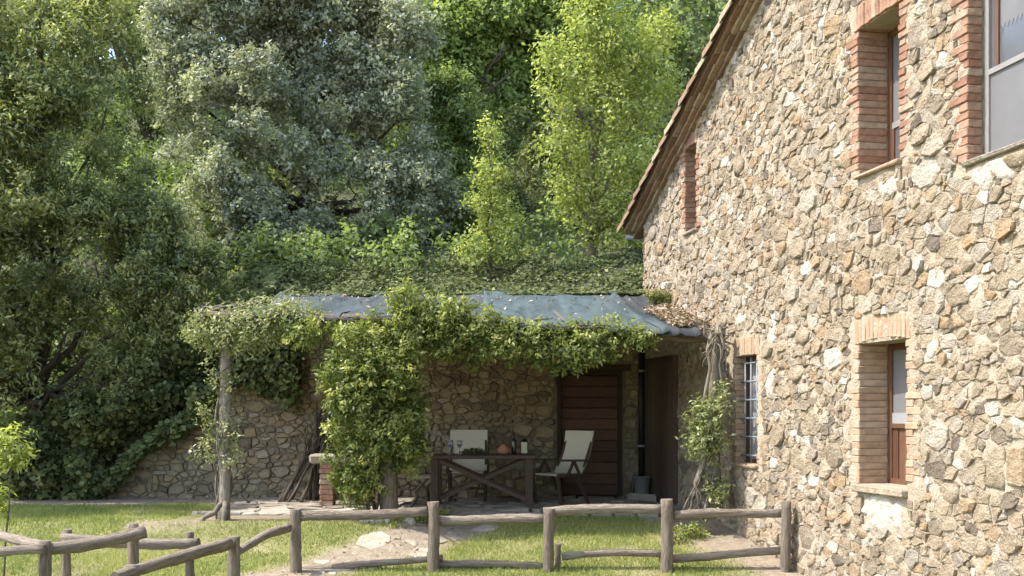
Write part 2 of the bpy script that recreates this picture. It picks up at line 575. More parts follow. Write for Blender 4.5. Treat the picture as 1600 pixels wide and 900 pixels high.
def area_c(poly):
    A = cx = cy = 0
    n = len(poly)
    for i in range(n):
        x0, y0 = poly[i]
        x1, y1 = poly[(i + 1) % n]
        k = x0 * y1 - x1 * y0
        A += k
        cx += (x0 + x1) * k
        cy += (y0 + y1) * k
    if abs(A) < 1e-9:
        return 0, poly[0]
    return abs(A) / 2, (cx / (3 * A), cy / (3 * A))


def rubble(x0, x1, y0, y1, radii, aniso, holes=(), keep=None, rnd=R, tries=26000, pack=0.66, course=0):
    """irregular stone outlines: a power diagram over seeds of many sizes; clipped against rectangular holes"""
    pts, grid, cs = [], {}, 0.5

    def near(x, y, d=1):
        i, j = int(x // cs), int(y // cs)
        for a in range(i - d, i + d + 1):
            for b_ in range(j - d, j + d + 1):
                yield from grid.get((a, b_), ())
    Y0, Y1 = y0 * aniso, y1 * aniso
    done = 0
    for share, (ra, rb) in radii:
        for _ in range(int(share if share > 1 else tries * share)):
            x, y, r = rnd.uniform(x0, x1), rnd.uniform(Y0, Y1), rnd.uniform(ra, rb)
            if course and r < .13 and rnd.random() < .75:
                y = (round(y / course + .35 * math.sin(x * .8)) - .35 * math.sin(x * .8)) * course + rnd.uniform(-.02, .02)
            if all((x - q[0]) ** 2 + (y - q[1]) ** 2 > ((r + q[2]) * pack) ** 2 for q in near(x, y)):
                grid.setdefault((int(x // cs), int(y // cs)), []).append((x, y, r, len(pts)))
                pts.append((x, y, r))
    cells = []
    for i, (x, y, r) in enumerate(pts):
        if keep and not keep(x, y / aniso):
            continue
        poly = [(x - 0.7, y - 0.7), (x + 0.7, y - 0.7), (x + 0.7, y + 0.7), (x - 0.7, y + 0.7)]
        for (qx, qy, qr, j) in near(x, y, 2):
            if j == i:
                continue
            dx, dy = qx - x, qy - y
            if dx * dx + dy * dy > 1.2:
                continue
            poly = clip_half(poly, 2 * dx, 2 * dy, qx * qx + qy * qy - x * x - y * y - qr * qr + r * r)
            if len(poly) < 3:
                break
        if len(poly) < 3:
            continue
        poly = [(a, b_ / aniso) for a, b_ in poly]
        cx, cy = x, y / aniso
        bad = False
        for (hx0, hx1, hy0, hy1) in holes:
            if hx0 < cx < hx1 and hy0 < cy < hy1:
                bad = True
                break
            d = [(hx0 - cx, (1, 0, hx0)), (cx - hx1, (-1, 0, -hx1)), (hy0 - cy, (0, 1, hy0)), (cy - hy1, (0, -1, -hy1))]
            xs, ys = [p[0] for p in poly], [p[1] for p in poly]
            if max(xs) > hx0 and min(xs) < hx1 and max(ys) > hy0 and min(ys) < hy1:
                poly = clip_half(poly, *max(d)[1])
                if len(poly) < 3:
                    bad = True
                    break
        for e in ((1, 0, x1), (-1, 0, -x0), (0, 1, y1), (0, -1, -y0)):
            if not bad:
                poly = clip_half(poly, *e)
                bad = len(poly) < 3
        if bad:
            continue
        A, c = area_c(poly)
        if A > 0.0009:
            cells.append((poly, A, c))
    return cells


def round_poly(poly, gap, rnd, maxn=10, rough=0.1):
    A, c = area_c(poly)
    rm = math.sqrt(A / math.pi)
    s = max(0.55, 1 - gap * rnd.uniform(0.2, 2.0) / rm)
    poly = [(c[0] + (p[0] - c[0]) * s, c[1] + (p[1] - c[1]) * s) for p in poly]
    out = []
    n = len(poly)
    for i in range(n):                      # corner cutting
        p, q = poly[i], poly[(i + 1) % n]
        k = rnd.uniform(0.02, 0.14)
        for t_ in (k, 1 - k):
            out.append((p[0] + (q[0] - p[0]) * t_, p[1] + (q[1] - p[1]) * t_))
    while len(out) > maxn:
        n = len(out)
        i = min(range(n), key=lambda k: (out[k][0] - out[(k + 1) % n][0]) ** 2 + (out[k][1] - out[(k + 1) % n][1]) ** 2)
        j = (i + 1) % n
        out[i] = ((out[i][0] + out[j][0]) / 2, (out[i][1] + out[j][1]) / 2)
        del out[j]
    return [(p[0] + rnd.uniform(-1, 1) * rm * rough, p[1] + rnd.uniform(-1, 1) * rm * rough) for p in out], c, rm


def add_stone(mb, poly, gap, h, tint, rnd, frame, flat=0.78, sink=0.03):
    """a stone over its outline; frame(u,v,w) gives the point, w = height out of the bed"""
    pts, c, rm = round_poly(poly, gap, rnd)
    n = len(pts)
    n0 = len(mb.v)
    ax, ay = rnd.uniform(-1, 1) * h * 0.5 / rm, rnd.uniform(-1, 1) * h * 0.5 / rm
    fl = flat + rnd.uniform(-0.12, 0.1)
    sm = rnd.random() < 0.12
    for s, w, js in ((1.0, -sink, 0), (0.985, h * 0.62, 0.03), (fl, h, 0.09)):
        for p in pts:
            q = s * (1 + rnd.uniform(-js, js))
            u, v = c[0] + (p[0] - c[0]) * q, c[1] + (p[1] - c[1]) * q
            ww = w
            if w > 0:
                ww = max(0.004, w * (1 + rnd.uniform(-0.2, 0.2)) + (ax * (u - c[0]) + ay * (v - c[1])) * (w / h))
            mb.v.append(frame(u, v, ww))
    cu, cv = rnd.uniform(-.3, .3) * rm, rnd.uniform(-.3, .3) * rm
    mb.v.append(frame(c[0] + cu, c[1] + cv, h * rnd.uniform(0.92, 1.12) + ax * cu + ay * cv))
    for ring in (0, 1):
        for k in range(n):
            a = n0 + ring * n
            mb.face([a + k, a + (k + 1) % n, a + n + (k + 1) % n, a + n + k], tint, sm and ring == 1)
    e = n0 + 2 * n
    for k in range(n):
        mb.face([e + k, e + (k + 1) % n, n0 + 3 * n], tint, sm)


def lay_stones(cells, parent, mat, frame, score, gap, hfun, tintfun, name, restname, rnd, limit=298, flat=0.78):
    order = sorted(range(len(cells)), key=lambda i: -score(cells[i]))
    rest = MB()
    for rank, i in enumerate(order):
        poly, A, c = cells[i]
        if rank < limit:
            mb = MB()
            add_stone(mb, poly, gap, hfun(A, c), tintfun(A, c), rnd, frame, flat)
            o = frame(c[0], c[1], 0)
            mb.build(name, mat, parent, loc=o)
        else:
            add_stone(rest, poly, gap, hfun(A, c), tintfun(A, c), rnd, frame, flat)
    if rest.v:
        tag(rest.build(restname, mat, parent), kind='stuff')


# ------------------------------------------------------------------ ground, hill
TH = math.atan(330.0 / 1800.0)
YC, A_W = 18.56, 5.536
XC = A_W - YC * 330.0 / 1800.0
HOUSE_ROT = math.atan2(-math.cos(TH), math.sin(TH))


def wall_x(y):
    return A_W - y * 330.0 / 1800.0


def lawn_z(x, y):
    t_ = max(0.0, 15.3 - y)
    z = -0.06 - (0.14 * t_ if t_ < 5 else 0.7 + 0.03 * (t_ - 5))
    z += 0.025 * noise.noise(Vector((x * 0.8, y * 0.8, 0)))
    if x < -.6 and y > 13.6:
        k = min(1, (y - 13.6) / .8) * min(1, (-.6 - x) / .8)
        z = z * (1 - k) + (-.022 + .012 * noise.noise(Vector((x, y, 1)))) * k
    return z


TERR = [(-4.35, 14.55), (-1.9, 14.95), (0.2, 15.75), (2.72, 15.9), (2.14, 18.55), (-4.2, 18.55)]


def in_poly(x, y, poly):
    r_ = False
    n = len(poly)
    for i in range(n):
        x0, y0 = poly[i]
        x1, y1 = poly[(i + 1) % n]
        if (y0 > y) != (y1 > y) and x < (x1 - x0) * (y - y0) / (y1 - y0) + x0:
            r_ = not r_
    return r_


PATH = [(-0.35, 15.6), (-0.75, 14.7), (-1.3, 13.8), (-2.15, 12.9), (-3.3, 11.9), (-4.6, 10.8), (-6, 9.6)]


def path_d(x, y):
    best = 9
    for (ax, ay), (bx, by) in zip(PATH, PATH[1:]):
        vx, vy = bx - ax, by - ay
        t_ = max(0, min(1, ((x - ax) * vx + (y - ay) * vy) / (vx * vx + vy * vy)))
        best = min(best, math.hypot(x - ax - t_ * vx, y - ay - t_ * vy))
    return best


def soil_amt(x, y):
    """0 = lawn, 1 = bare earth"""
    nz = noise.noise(Vector((x * 1.1, y * 1.1, 3.3))) * 0.5 + noise.noise(Vector((x * 3.1, y * 3.1, 7))) * 0.3
    s = 0.0
    if y > 16.2:
        s = max(s, min(1, (y - 16.9) / 0.4 + nz))
    s = max(s, 1 - (path_d(x, y) - 0.27 + nz * 0.4) / 0.25)
    dw = (wall_x(y) - x)
    s = max(s, 1 - (dw - 0.5 + nz * 0.9) / 0.55)
    if -4.8 < x < 0.0 and 13.6 < y < 15.6:      # worn strip along the front of the terrace
        e = 14.6 + (x + 4.35) * 0.17
        s = max(s, 1 - abs(y - e + 0.1 + nz * 0.5) / 0.55)
    s = max(s, min(0.85, (nz - 0.12) * 3 * (1 if x > 0.3 else 0.6)))
    return max(0.0, min(1.0, s))


mb = MB()
xs = list(np.arange(-9, 4.6, 0.22))
xs = [-90, -60, -40, -28, -20, -15, -12, -10.5] + xs + [5.5, 7, 10, 16, 28, 45, 70]
ys = [-60, -40, -25, -15, -8, -3, 1, 4, 6, 7] + list(np.arange(7.6, 19.2, 0.22))
soil = []
for y in ys:
    for x in xs:
        z = lawn_z(x, y)
        if in_poly(-.8 + (x + .8) / .93, 16.8 + (y - 16.8) / .88, TERR):
            z = -0.16
        mb.v.append((x, y, z))
        soil.append(soil_amt(x, y))
nx = len(xs)
for j in range(len(ys) - 1):
    for i in range(nx - 1):
        a = j * nx + i
        mb.face([a, a + 1, a + nx + 1, a + nx], 0.5, True)
go = mb.build('ground', M['ground'])
at = go.data.attributes.new('soil', 'FLOAT', 'POINT')
at.data.foreach_set('value', np.array(soil, dtype=np.float32))
tag(go, 'lawn and bare earth in front of the stone house', None, None, 'structure')


def wall_top(x):
    pts = [(-12, -0.2), (-6.9, 0.05), (-6.2, 0.5), (-5.2, 1.25), (-4.6, 1.9), (-4.1, 2.75), (-3.6, 3.1), (9, 3.15)]
    for (a, za), (b_, zb) in zip(pts, pts[1:]):
        if x <= b_:
            return za + (zb - za) * max(0, min(1, (x - a) / (b_ - a)))
    return pts[-1][1]


def hill_z(x, y):
    d = y - 18.75
    base = wall_top(x)
    zz = min(base + 1.15 * max(0, d), 3.15 + 0.42 * max(0, d) + 0.0)
    zz = max(zz, base)
    zz += 0.25 * noise.noise(Vector((x * 0.3, y * 0.3, 5))) * min(1, max(0, d))
    return zz


mb = MB()
hx = [-90, -60, -40, -30, -22, -17, -13] + list(np.arange(-11, 5.5, 0.5)) + [6, 8, 11, 15, 22, 32, 50, 80]
hy = [18.75, 18.95, 19.2, 19.6, 20.1, 20.8, 21.6, 22.6, 24, 26, 28, 31, 35, 40, 46, 54, 64, 80]
for y in hy:
    for x in hx:
        mb.v.append((x, y, hill_z(x, y) if y < 60 else hill_z(x, 60) + 0.1 * (y - 60)))
nx = len(hx)
for j in range(len(hy) - 1):
    for i in range(nx - 1):
        a = j * nx + i
        mb.face([a, a + 1, a + nx + 1, a + nx], 0.5, True)
n0 = len(mb.v)                                                   # face of the bank down to the lawn level
for x in hx:
    mb.v.append((x, 18.74, -1.0))
for i in range(nx - 1):
    mb.face([n0 + i, n0 + i + 1, i + 1, i], 0.5, True)
tag(mb.build('hill', M['hill']), 'wooded hillside rising behind the terrace', None, None, 'structure')

# ------------------------------------------------------------------ house
house = thing('stone_house', 'rubble stone farmhouse with a tiled gable roof and brick-edged windows', 'house', (XC, YC, 0), HOUSE_ROT)
ROOF_K = 0.40
RIDGE = 7.9
ULEN = 2 * RIDGE
Z0 = -1.1


def rake(u):
    return 4.35 + ROOF_K * min(u, ULEN - u)


def uY(y):
    return (YC - y) / math.cos(TH)


# opening: u0, u1, z0, z1, reveal depth
OPEN = {'small': (uY(16.55), uY(16.1), 3.93, 5.11, 0.16), 'mid': (uY(11.41), uY(10.63), 3.69, 5.13, 0.31),
        'right': (uY(9.535), uY(8.5), 3.43, 5.13, 0.13), 'lower': (uY(11.41), uY(10.52), 0.65, 2.02, 0.31),
        'barred': (uY(14.63), uY(13.96), 0.72, 2.05, 0.13)}
E = 0.012
rh = random.Random(21)

# mortar body: a relief sheet with the openings left out
us = set(np.round(np.arange(0, ULEN + 0.01, 0.075), 4))
zs = set(np.round(np.arange(Z0, 7.6, 0.065), 4))
for (u0, u1, z0, z1, d) in OPEN.values():
    for k in (u0 - E, u1 + E):
        us = {q for q in us if abs(q - k) > 0.03} | {k}
    for k in (z0, z1 + E):
        zs = {q for q in zs if abs(q - k) > 0.025} | {k}
us, zs = sorted(us), sorted(zs)
mb = MB()
ids = {}
for i, u in enumerate(us):
    for j, z in enumerate(zs):
        edge = any((abs(u - o[0] + E) < 1e-6 or abs(u - o[1] - E) < 1e-6 or abs(z - o[2]) < 1e-6 or abs(z - o[3] - E) < 1e-6)
                   and o[0] - .05 < u < o[1] + .05 and o[2] - .05 < z < o[3] + .05 for o in OPEN.values())
        w = 0 if edge or u == 0 else 0.011 + 0.022 * noise.noise(Vector((u * 5, z * 5, 1))) + 0.022 * noise.noise(Vector((u * 15, z * 15, 4)))
        ids[i, j] = len(mb.v)
        mb.v.append((u, -w, min(z, rake(u) + 0.1)))
for i in range(len(us) - 1):
    for j in range(len(zs) - 1):
        uc, zc = (us[i] + us[i + 1]) / 2, (zs[j] + zs[j + 1]) / 2
        if zs[j] > rake(us[i]) + 0.1 and zs[j] > rake(us[i + 1]) + 0.1:
            continue
        if any(o[0] - E < uc < o[1] + E and o[2] < zc < o[3] + E for o in OPEN.values()):
            continue
        mb.face([ids[i, j], ids[i + 1, j], ids[i + 1, j + 1], ids[i, j + 1]], 0.5 + 0.5 * noise.noise(Vector((uc * 1.2, zc * 1.2, 9))), True)
for (u0, u1, z0, z1, d) in OPEN.values():                          # reveals
    n = len(mb.v)
    a, b_, t_ = u0 - E, u1 + E, z1 + E
    for y in (0, 0.5):
        mb.v += [(a, y, z0), (b_, y, z0), (b_, y, t_), (a, y, t_)]
    for q in ((0, 1, 5, 4), (1, 2, 6, 5), (2, 3, 7, 6), (3, 0, 4, 7)):
        mb.face([n + k for k in q], 0.4)
n = len(mb.v)                                                      # far side wall, back and near side
DP = 8.0
for (u, y) in ((0, 0), (0, DP), (ULEN, DP), (ULEN, 0)):
    mb.v += [(u, y, Z0), (u, y, 4.42)]
for k in range(3):
    mb.face([n + 2 * k, n + 2 * k + 2, n + 2 * k + 3, n + 2 * k + 1], 0.5)
mb.v += [(RIDGE, DP, 7.55)]
mb.face([n + 3, n + 5, n + 8], 0.5)
mb.build('wall', M['mortar'], house)

STONE_HOLES = []
for nm, (u0, u1, z0, z1, d) in OPEN.items():
    sidew = 0.13 if nm == 'small' else 0.15
    STONE_HOLES.append((u0 - sidew, u1 + sidew, z0 - 0.07, z1 + (0.2 if nm == 'small' else 0.26)))
lo = OPEN['lower']
PATCHES = [(lo[0] + .48, .40, .42, .24, .25)]
STONE_HOLES.append((lo[0] + .1, lo[1], .26, .6))
STONE_HOLES.append((uY(18.15) - .12, uY(16.95) + .12, -.2, 2.25))


def uv(px, py):
    y = A_W * FPX / (px - 470.0)
    return uY(y), EYE - (py - HOR) / FPX * y


for (px, py, ru, rz_) in ((1303, 384, .2, .13), (1208, 520, .16, .30), (1586, 664, .2, .1), (1205, 600, .16, .16), (1556, 268, .36, .14), (1395, 292, .35, .1), (1300, 560, .12, .1), (1460, 545, .15, .1), (1160, 500, .2, .1)):
    u, z = uv(px, py)
    PATCHES.append((u, z, ru, rz_, .1))
# flat dressed blocks that stand out in the photograph
DRESSED = []
for (xa, ya, xb, yb, tn) in ((1546, 695, 1574, 765, .45), (1575, 697, 1604, 763, .6)):
    u0, z1 = uv(xa, ya)
    u1, z0 = uv(xb, yb)
    DRESSED.append(([(u0, z0), (u1, z0), (u1, z1), (u0, z1)], tn))
    STONE_HOLES.append((u0 - .01, u1 + .01, z0 - .01, z1 + .01))

cells = rubble(0.0, 12.2, Z0 + 0.1, 7.5, [(110, (0.17, 0.25)), (700, (0.12, 0.165)), (2400, (0.085, 0.12)), (0.6, (0.04, 0.075))], 1.75, STONE_HOLES,
               keep=lambda u, z: z < rake(u) - 0.01, rnd=rh, tries=80000, course=.25)


def hframe(u, v, w):
    return (u, -w, v)


def hscore(c):
    u, z = c[2]
    y = YC - u * math.cos(TH)
    x = wall_x(y)
    px, py = 800 + FPX * x / y, HOR - (z - EYE) * FPX / y
    if px > 1625 or py > 925 or py < -20:
        return -1
    return c[1] / (y * y) * abs(px - 470) / 1000


def htint(A, c):
    r_ = rh.random()
    base = rh.choice((0.2, 0.3, 0.36, 0.42, 0.45, 0.5, 0.55, 0.6, 0.7, 0.8, 0.86, 0.9)) + rh.uniform(-0.06, 0.06)
    if r_ < 0.03:
        base = 1.0
    elif r_ < 0.09:
        base = rh.uniform(0, 0.12)
    return base


lay_stones(cells, house, M['stone'], hframe, hscore, 0.004, lambda A, c: min(0.04, 0.014 + 0.12 * math.sqrt(A) * rh.uniform(0.2, 1.2)),
           htint, 'stone', 'rubble_infill', rh, flat=.88)
for (pu, pz, ru, rz_, tn) in PATCHES:                              # ragged smears of lime render over the rubble
    mb = MB()
    st = .022
    vid = {}

    def pm(i, j):
        du, dz = i * st / ru, j * st / rz_
        p = Vector((pu + i * st, pz + j * st, 3))
        return 1 - (du * du + dz * dz) + .75 * noise.noise(p * 6) + .4 * noise.noise(p * 17)

    def pv(i, j):
        if (i, j) not in vid:
            k = max(0, min(1, pm(i, j) * 1.6))
            p = Vector((pu + i * st, pz + j * st, 5))
            vid[i, j] = len(mb.v)
            mb.v.append((i * st, -(-.02 + .052 * k ** .6 + .012 * noise.noise(p * 14) + .006 * noise.noise(p * 40)), j * st))
        return vid[i, j]
    a_, b_ = int(ru * 1.5 / st), int(rz_ * 1.5 / st)
    for i in range(-a_, a_):
        for j in range(-b_, b_):
            uu, zz = pu + i * st, pz + j * st
            if any(o[0] - .2 < uu < o[1] + .2 and o[2] - .09 < zz < o[3] + .22 for o in OPEN.values()):
                continue
            if pm(i + .5, j + .5) > .12:
                mb.face([pv(i, j), pv(i + 1, j), pv(i + 1, j + 1), pv(i, j + 1)], rh.uniform(.0, 1) if tn < .2 else rh.uniform(.6, 1), True)
    if mb.f:
        link('plaster_patch', mb.mesh('plaster_patch', M['plaster']), house, (pu, 0, pz))
for poly, tn in DRESSED:
    mb = MB()
    add_stone(mb, poly, 0.01, 0.03, tn, rh, hframe, 0.93)
    A, c = area_c(poly)
    mb.build('stone', M['stone'], house, loc=hframe(c[0], c[1], 0))


def window_part(nm, label):
    u0, u1, z0, z1, d = OPEN[nm]
    mb = MB()
    fw = 0.055
    mat = M['winwood']
    for (a, b_, c, e) in ((u0 - .01, u0 + fw, z0, z1 + .01), (u1 - fw, u1 + .01, z0, z1 + .01), (u0 + fw, u1 - fw, z0, z0 + fw), (u0 + fw, u1 - fw, z1 - fw, z1 + .01)):
        mb.box(a, b_, d, d + 0.06, c, e, rh.random())
    w = mb.build('window', M['greyframe'] if nm == 'right' else mat, house)
    w['label'] = label
    return w, (u0, u1, z0, z1, d, fw)


def surround(w, nm, mat, pitch=0.07, lintel=True, left=True, right=True, arch=0.02):
    u0, u1, z0, z1, d = OPEN[nm]
    dep = d - 0.012
    n = int(round((z1 - z0) / pitch))
    ph = (z1 - z0) / n
    lens = (0.13, 0.25) if nm != 'small' else (0.11, 0.19)
    for k in range(n):
        jg = .003 if mat is M['brick'] else .0015
        za, zb = z0 + k * ph + jg, z0 + (k + 1) * ph - jg
        for side in ((0,) if left and not right else (0, 1)):
            L = lens[(k + side) % 2] * rh.uniform(0.85, 1.12)
            pr = (0.02 if mat is M['brick'] else .008) + rh.uniform(-0.008, 0.014)
            mb = MB()
            tint = rh.choice((0.2, 0.35, 0.45, 0.5, 0.6, 0.7, 0.8)) + rh.uniform(-.08, .08)
            inn = rh.uniform(-0.002, 0.003)
            if side == 0:
                mb.chamfer(u0 - L, u0 + inn, -pr, dep, za, zb, 0.007, tint, 0.004, rh)
                o = (u0 - L / 2, 0, za)
            else:
                mb.chamfer(u1 + inn, u1 + L, -pr, dep, za, zb, 0.007, tint, 0.004, rh)
                o = (u1 + L / 2, 0, za)
            mb.build('brick', mat, w, loc=o)
    m_ = int(round((u1 - u0 + 0.16) / 0.076))
    ww = (u1 - u0 + 0.16) / m_
    hh = 0.24 if nm != 'small' else 0.17
    for k in range(m_):
        ua = u0 - 0.08 + k * ww
        tt = ((k + .5) / m_ * 2 - 1)
        zz = z1 + arch * (1 - tt * tt)
        mb = MB()
        mb.chamfer(ua + .003, ua + ww - .003, (-0.024 if mat is M['brick'] else -.012) - rh.uniform(-.006, .012), dep, zz, zz + hh * rh.uniform(.94, 1.05), 0.007,
                   rh.choice((0.2, 0.4, 0.5, 0.6, 0.85)), 0.004, rh)
        mb.build('brick', mat, w, loc=(ua, 0, zz))


def sill(w, nm, mat, out, th, ext, tint=0.6):
    u0, u1, z0, z1, d = OPEN[nm]
    mb = MB()
    mb.chamfer(u0 - ext, u1 + ext, -out, d + 0.05, z0 - th, z0 - 0.002, 0.01, tint, 0.006, rh)
    mb.build('sill', mat, w, loc=(u0, 0, z0))


def pane(w, name, a, b_, c, e, y, mat, th=0.012):
    MB().box(a, b_, y, y + th, c, e, 0.5).build(name, mat, w)


# upper middle window
w, (u0, u1, z0, z1, d, fw) = window_part('mid', 'upper window with a deep brick reveal beside the large screened window')
surround(w, 'mid', M['brick'])
sill(w, 'mid', M['brick'], 0.06, 0.035, 0.03, 0.8)
zm = z0 + 0.5
MB().box(u0 + fw, u1 - fw, d + .005, d + .055, zm - .03, zm + .03, .5).build('rail', M['greyframe'], w)
pane(w, 'pane', u0 + fw, u1 - fw, zm + .03, z1 - fw, d + .02, M['screen'])
pane(w, 'pane', u0 + fw, u1 - fw, z0 + fw, zm - .03, d + .02, M['glass'])
mb = MB()
mb.box(u0 + fw, u0 + fw + .04, d + .004, d + .05, z0 + fw, zm - .03, .7)
mb.build('sash', M['winwood'], w)
# large screened window
w, (u0, u1, z0, z1, d, fw) = window_part('right', 'large window with a grey insect screen high on the wall')
surround(w, 'right', M['brick'])
sill(w, 'right', M['stone'], 0.05, 0.04, 0.06, 0.8)
zm = z0 + 0.72
mb = MB()
for (a, b_, c, e) in ((u0 + fw, u0 + fw + .03, z0 + fw, z1 - fw), (u1 - fw - .03, u1 - fw, z0 + fw, z1 - fw), (u0 + fw + .03, u1 - fw - .03, zm - .022, zm + .022)):
    mb.box(a, b_, d - .012, d + .03, c, e, .5)
mb.build('screen_frame', M['greyframe'], w)
mb = MB()
mb.box(u0 + .16, u0 + .2, d + .0, d + .045, zm + .022, z1 - fw, .8)
mb.build('sash', M['winwood'], w)
pane(w, 'pane', u0 + fw + .03, u1 - fw - .03, zm + .022, z1 - fw, d + .015, M['glass'])
pane(w, 'pane', u0 + fw + .03, u1 - fw - .03, z0 + fw, zm - .022, d + .006, M['screen'])
mb = MB()
nn = 26
for k in range(nn):                                                # lace edge behind the upper pane
    a = u0 + .22 + k * (u1 - u0 - .32) / nn
    b_ = a + (u1 - u0 - .32) / nn
    dz = .05 * (k % 2) + .012 * rh.random()
    n = len(mb.v)
    mb.v += [(a, d + .0125, zm + .30 + .05 * ((k + 1) % 2)), (b_, d + .0125, zm + .30 + dz), (b_, d + .0125, z1 - fw), (a, d + .0125, z1 - fw)]
    mb.face([n, n + 1, n + 2, n + 3], .5)
mb.build('lace_curtain', M['screen'], w)
# lower window
w, (u0, u1, z0, z1, d, fw) = window_part('lower', 'ground floor window with a brown shutter panel over a white plaster patch')
surround(w, 'lower', M['palebrick'], arch=0.045)
sill(w, 'lower', M['stone'], 0.075, 0.075, 0.03, 0.52)
zm = z0 + 0.57
MB().box(u0 + fw, u1 - fw, d - .005, d + .055, zm - .02, zm + .025, .5).build('rail', M['winwood'], w)
pane(w, 'pane', u0 + fw, u1 - fw, zm + .025, z1 - fw, d + .02, M['screen'])
pane(w, 'curtain_hem', u0 + fw, u1 - fw, zm + .025, zm + .13, d + .008, M['curtain'], .006)
npl = 7
for k in range(npl):
    a = u0 + fw + k * (u1 - u0 - 2 * fw) / npl
    MB().box(a + .003, a + (u1 - u0 - 2 * fw) / npl - .003, d + .012 + (k % 2) * .008, d + .045, z0 + fw, zm - .02, rh.random()).build('shutter_board', M['winwood'], w)
# barred window
w, (u0, u1, z0, z1, d, fw) = window_part('barred', 'barred ground floor window beside the old climbing stem')
surround(w, 'barred', M['palebrick'], arch=0.015)
sill(w, 'barred', M['stone'], 0.05, 0.05, 0.04, 0.62)
pane(w, 'pane', u0 + fw, u1 - fw, z0 + fw, z1 - fw, d + .03, M['glass'])
MB().box(u0 + .05, u0 + .3, d + .02, d + .028, z0 + .05, z1 - .05).build('curtain', M['curtain'], w)
for k in range(3):
    x = u0 + (k + .75) * (u1 - u0) / 3.6
    MB().tube([(x, .06, z0 - .01), (x, .06, z1 + .02)], .011, 6).build('bar', M['iron'], w)
for k in range(6):
    z = z0 + .1 + k * (z1 - z0 - .18) / 5
    MB().tube([(u0 - .02, .06, z), (u1 + .02, .06, z)], .013, 6).build('bar', M['iron'], w)
# small window under the eave
w, (u0, u1, z0, z1, d, fw) = window_part('small', 'small window close under the sloping eave')
surround(w, 'small', M['brick'], 0.075)
sill(w, 'small', M['stone'], 0.05, 0.04, 0.05, 0.9)
zm = z0 + .5
MB().box(u0 + fw, u1 - fw, d + .004, d + .05, zm - .02, zm + .02, .2).build('rail', M['winwood'], w)
pane(w, 'pane', u0 + fw, u1 - fw, zm + .02, z1 - fw, d + .02, M['curtain'])
pane(w, 'pane', u0 + fw, u1 - fw, z0 + fw, zm - .02, d + .02, M['glass'])

# door in the shaded part of the facade, under the pergola
ud0, ud1 = uY(18.15), uY(16.95)
mb = MB()
dr = MB()
dr.box(ud1 - .02, ud1 + .1, -.09, -.02, 0.02, 2.2, .9)
dr.box(ud0 - .1, ud0, -.09, -.02, 0.02, 2.2, .1)
dr.box(ud0, ud1 - .02, -.09, -.02, 2.1, 2.2, .1)
door2 = dr.build('door', M['teak'], house)
door2['label'] = 'narrow dark side door under the pergola roof'
for k in range(6):
    a = ud0 + k * (ud1 - .02 - ud0) / 6
    MB().box(a + .003, a + (ud1 - .02 - ud0) / 6 - .003, -.075, -.03, .04, 2.1, rh.random()).build('plank', M['teak'], door2)

# roof: slab, corbelled brick verge, verge tiles
mb = MB()
SL = math.atan(ROOF_K)
cs, sn = math.cos(SL), math.sin(SL)
pr = [(-0.42, rake(0) - .42 * ROOF_K), (RIDGE, rake(RIDGE)), (ULEN + .42, rake(0) - .42 * ROOF_K)]
for y in (-0.23, DP + .4):
    for (u, z) in pr:
        mb.v += [(u, y, z + .19), (u, y, z + .25)]
for k in (0, 2):
    a = k
    mb.face([a, a + 6, a + 8, a + 2], .3)
    mb.face([a + 1, a + 3, a + 9, a + 7], .3)
    mb.face([a, a + 2, a + 3, a + 1], .3)
    mb.face([a + 6, a + 7, a + 9, a + 8], .3)
mb.face([0, 1, 7, 6], .3)
mb.face([4, 10, 11, 5], .3)
roof = mb.build('roof', M['tile'], house)
L = .30
nb = int((RIDGE + .38) / cs / L)
for side in (0, 1):
    for kc in range(3):
        for k in range(nb):
            s0 = -0.40 / cs + (k + (kc % 2) * .5) * L
            if (s0 + L) * cs > RIDGE:
                continue
            mb = MB()
            mb.chamfer(0.005, L - .005, -(.075 + .07 * kc + rh.uniform(-.012, .012)), .06, kc * .055 + rh.uniform(0, .004), kc * .055 + .049, .006,
                       rh.choice((.1, .3, .4, .5, .6, .8)), .005, rh)
            me = mb.mesh('verge_brick', M['tile'])
            o = link('verge_brick', me, roof)
            u = s0 * cs
            if side == 0:
                o.location = (u, 0, rake(0) + s0 * sn)
                o.rotation_euler = (0, -SL, 0)
            else:
                o.location = (ULEN - u - L * cs, 0, rake(0) + s0 * sn + L * sn)
                o.rotation_euler = (0, SL, 0)
TL = .40
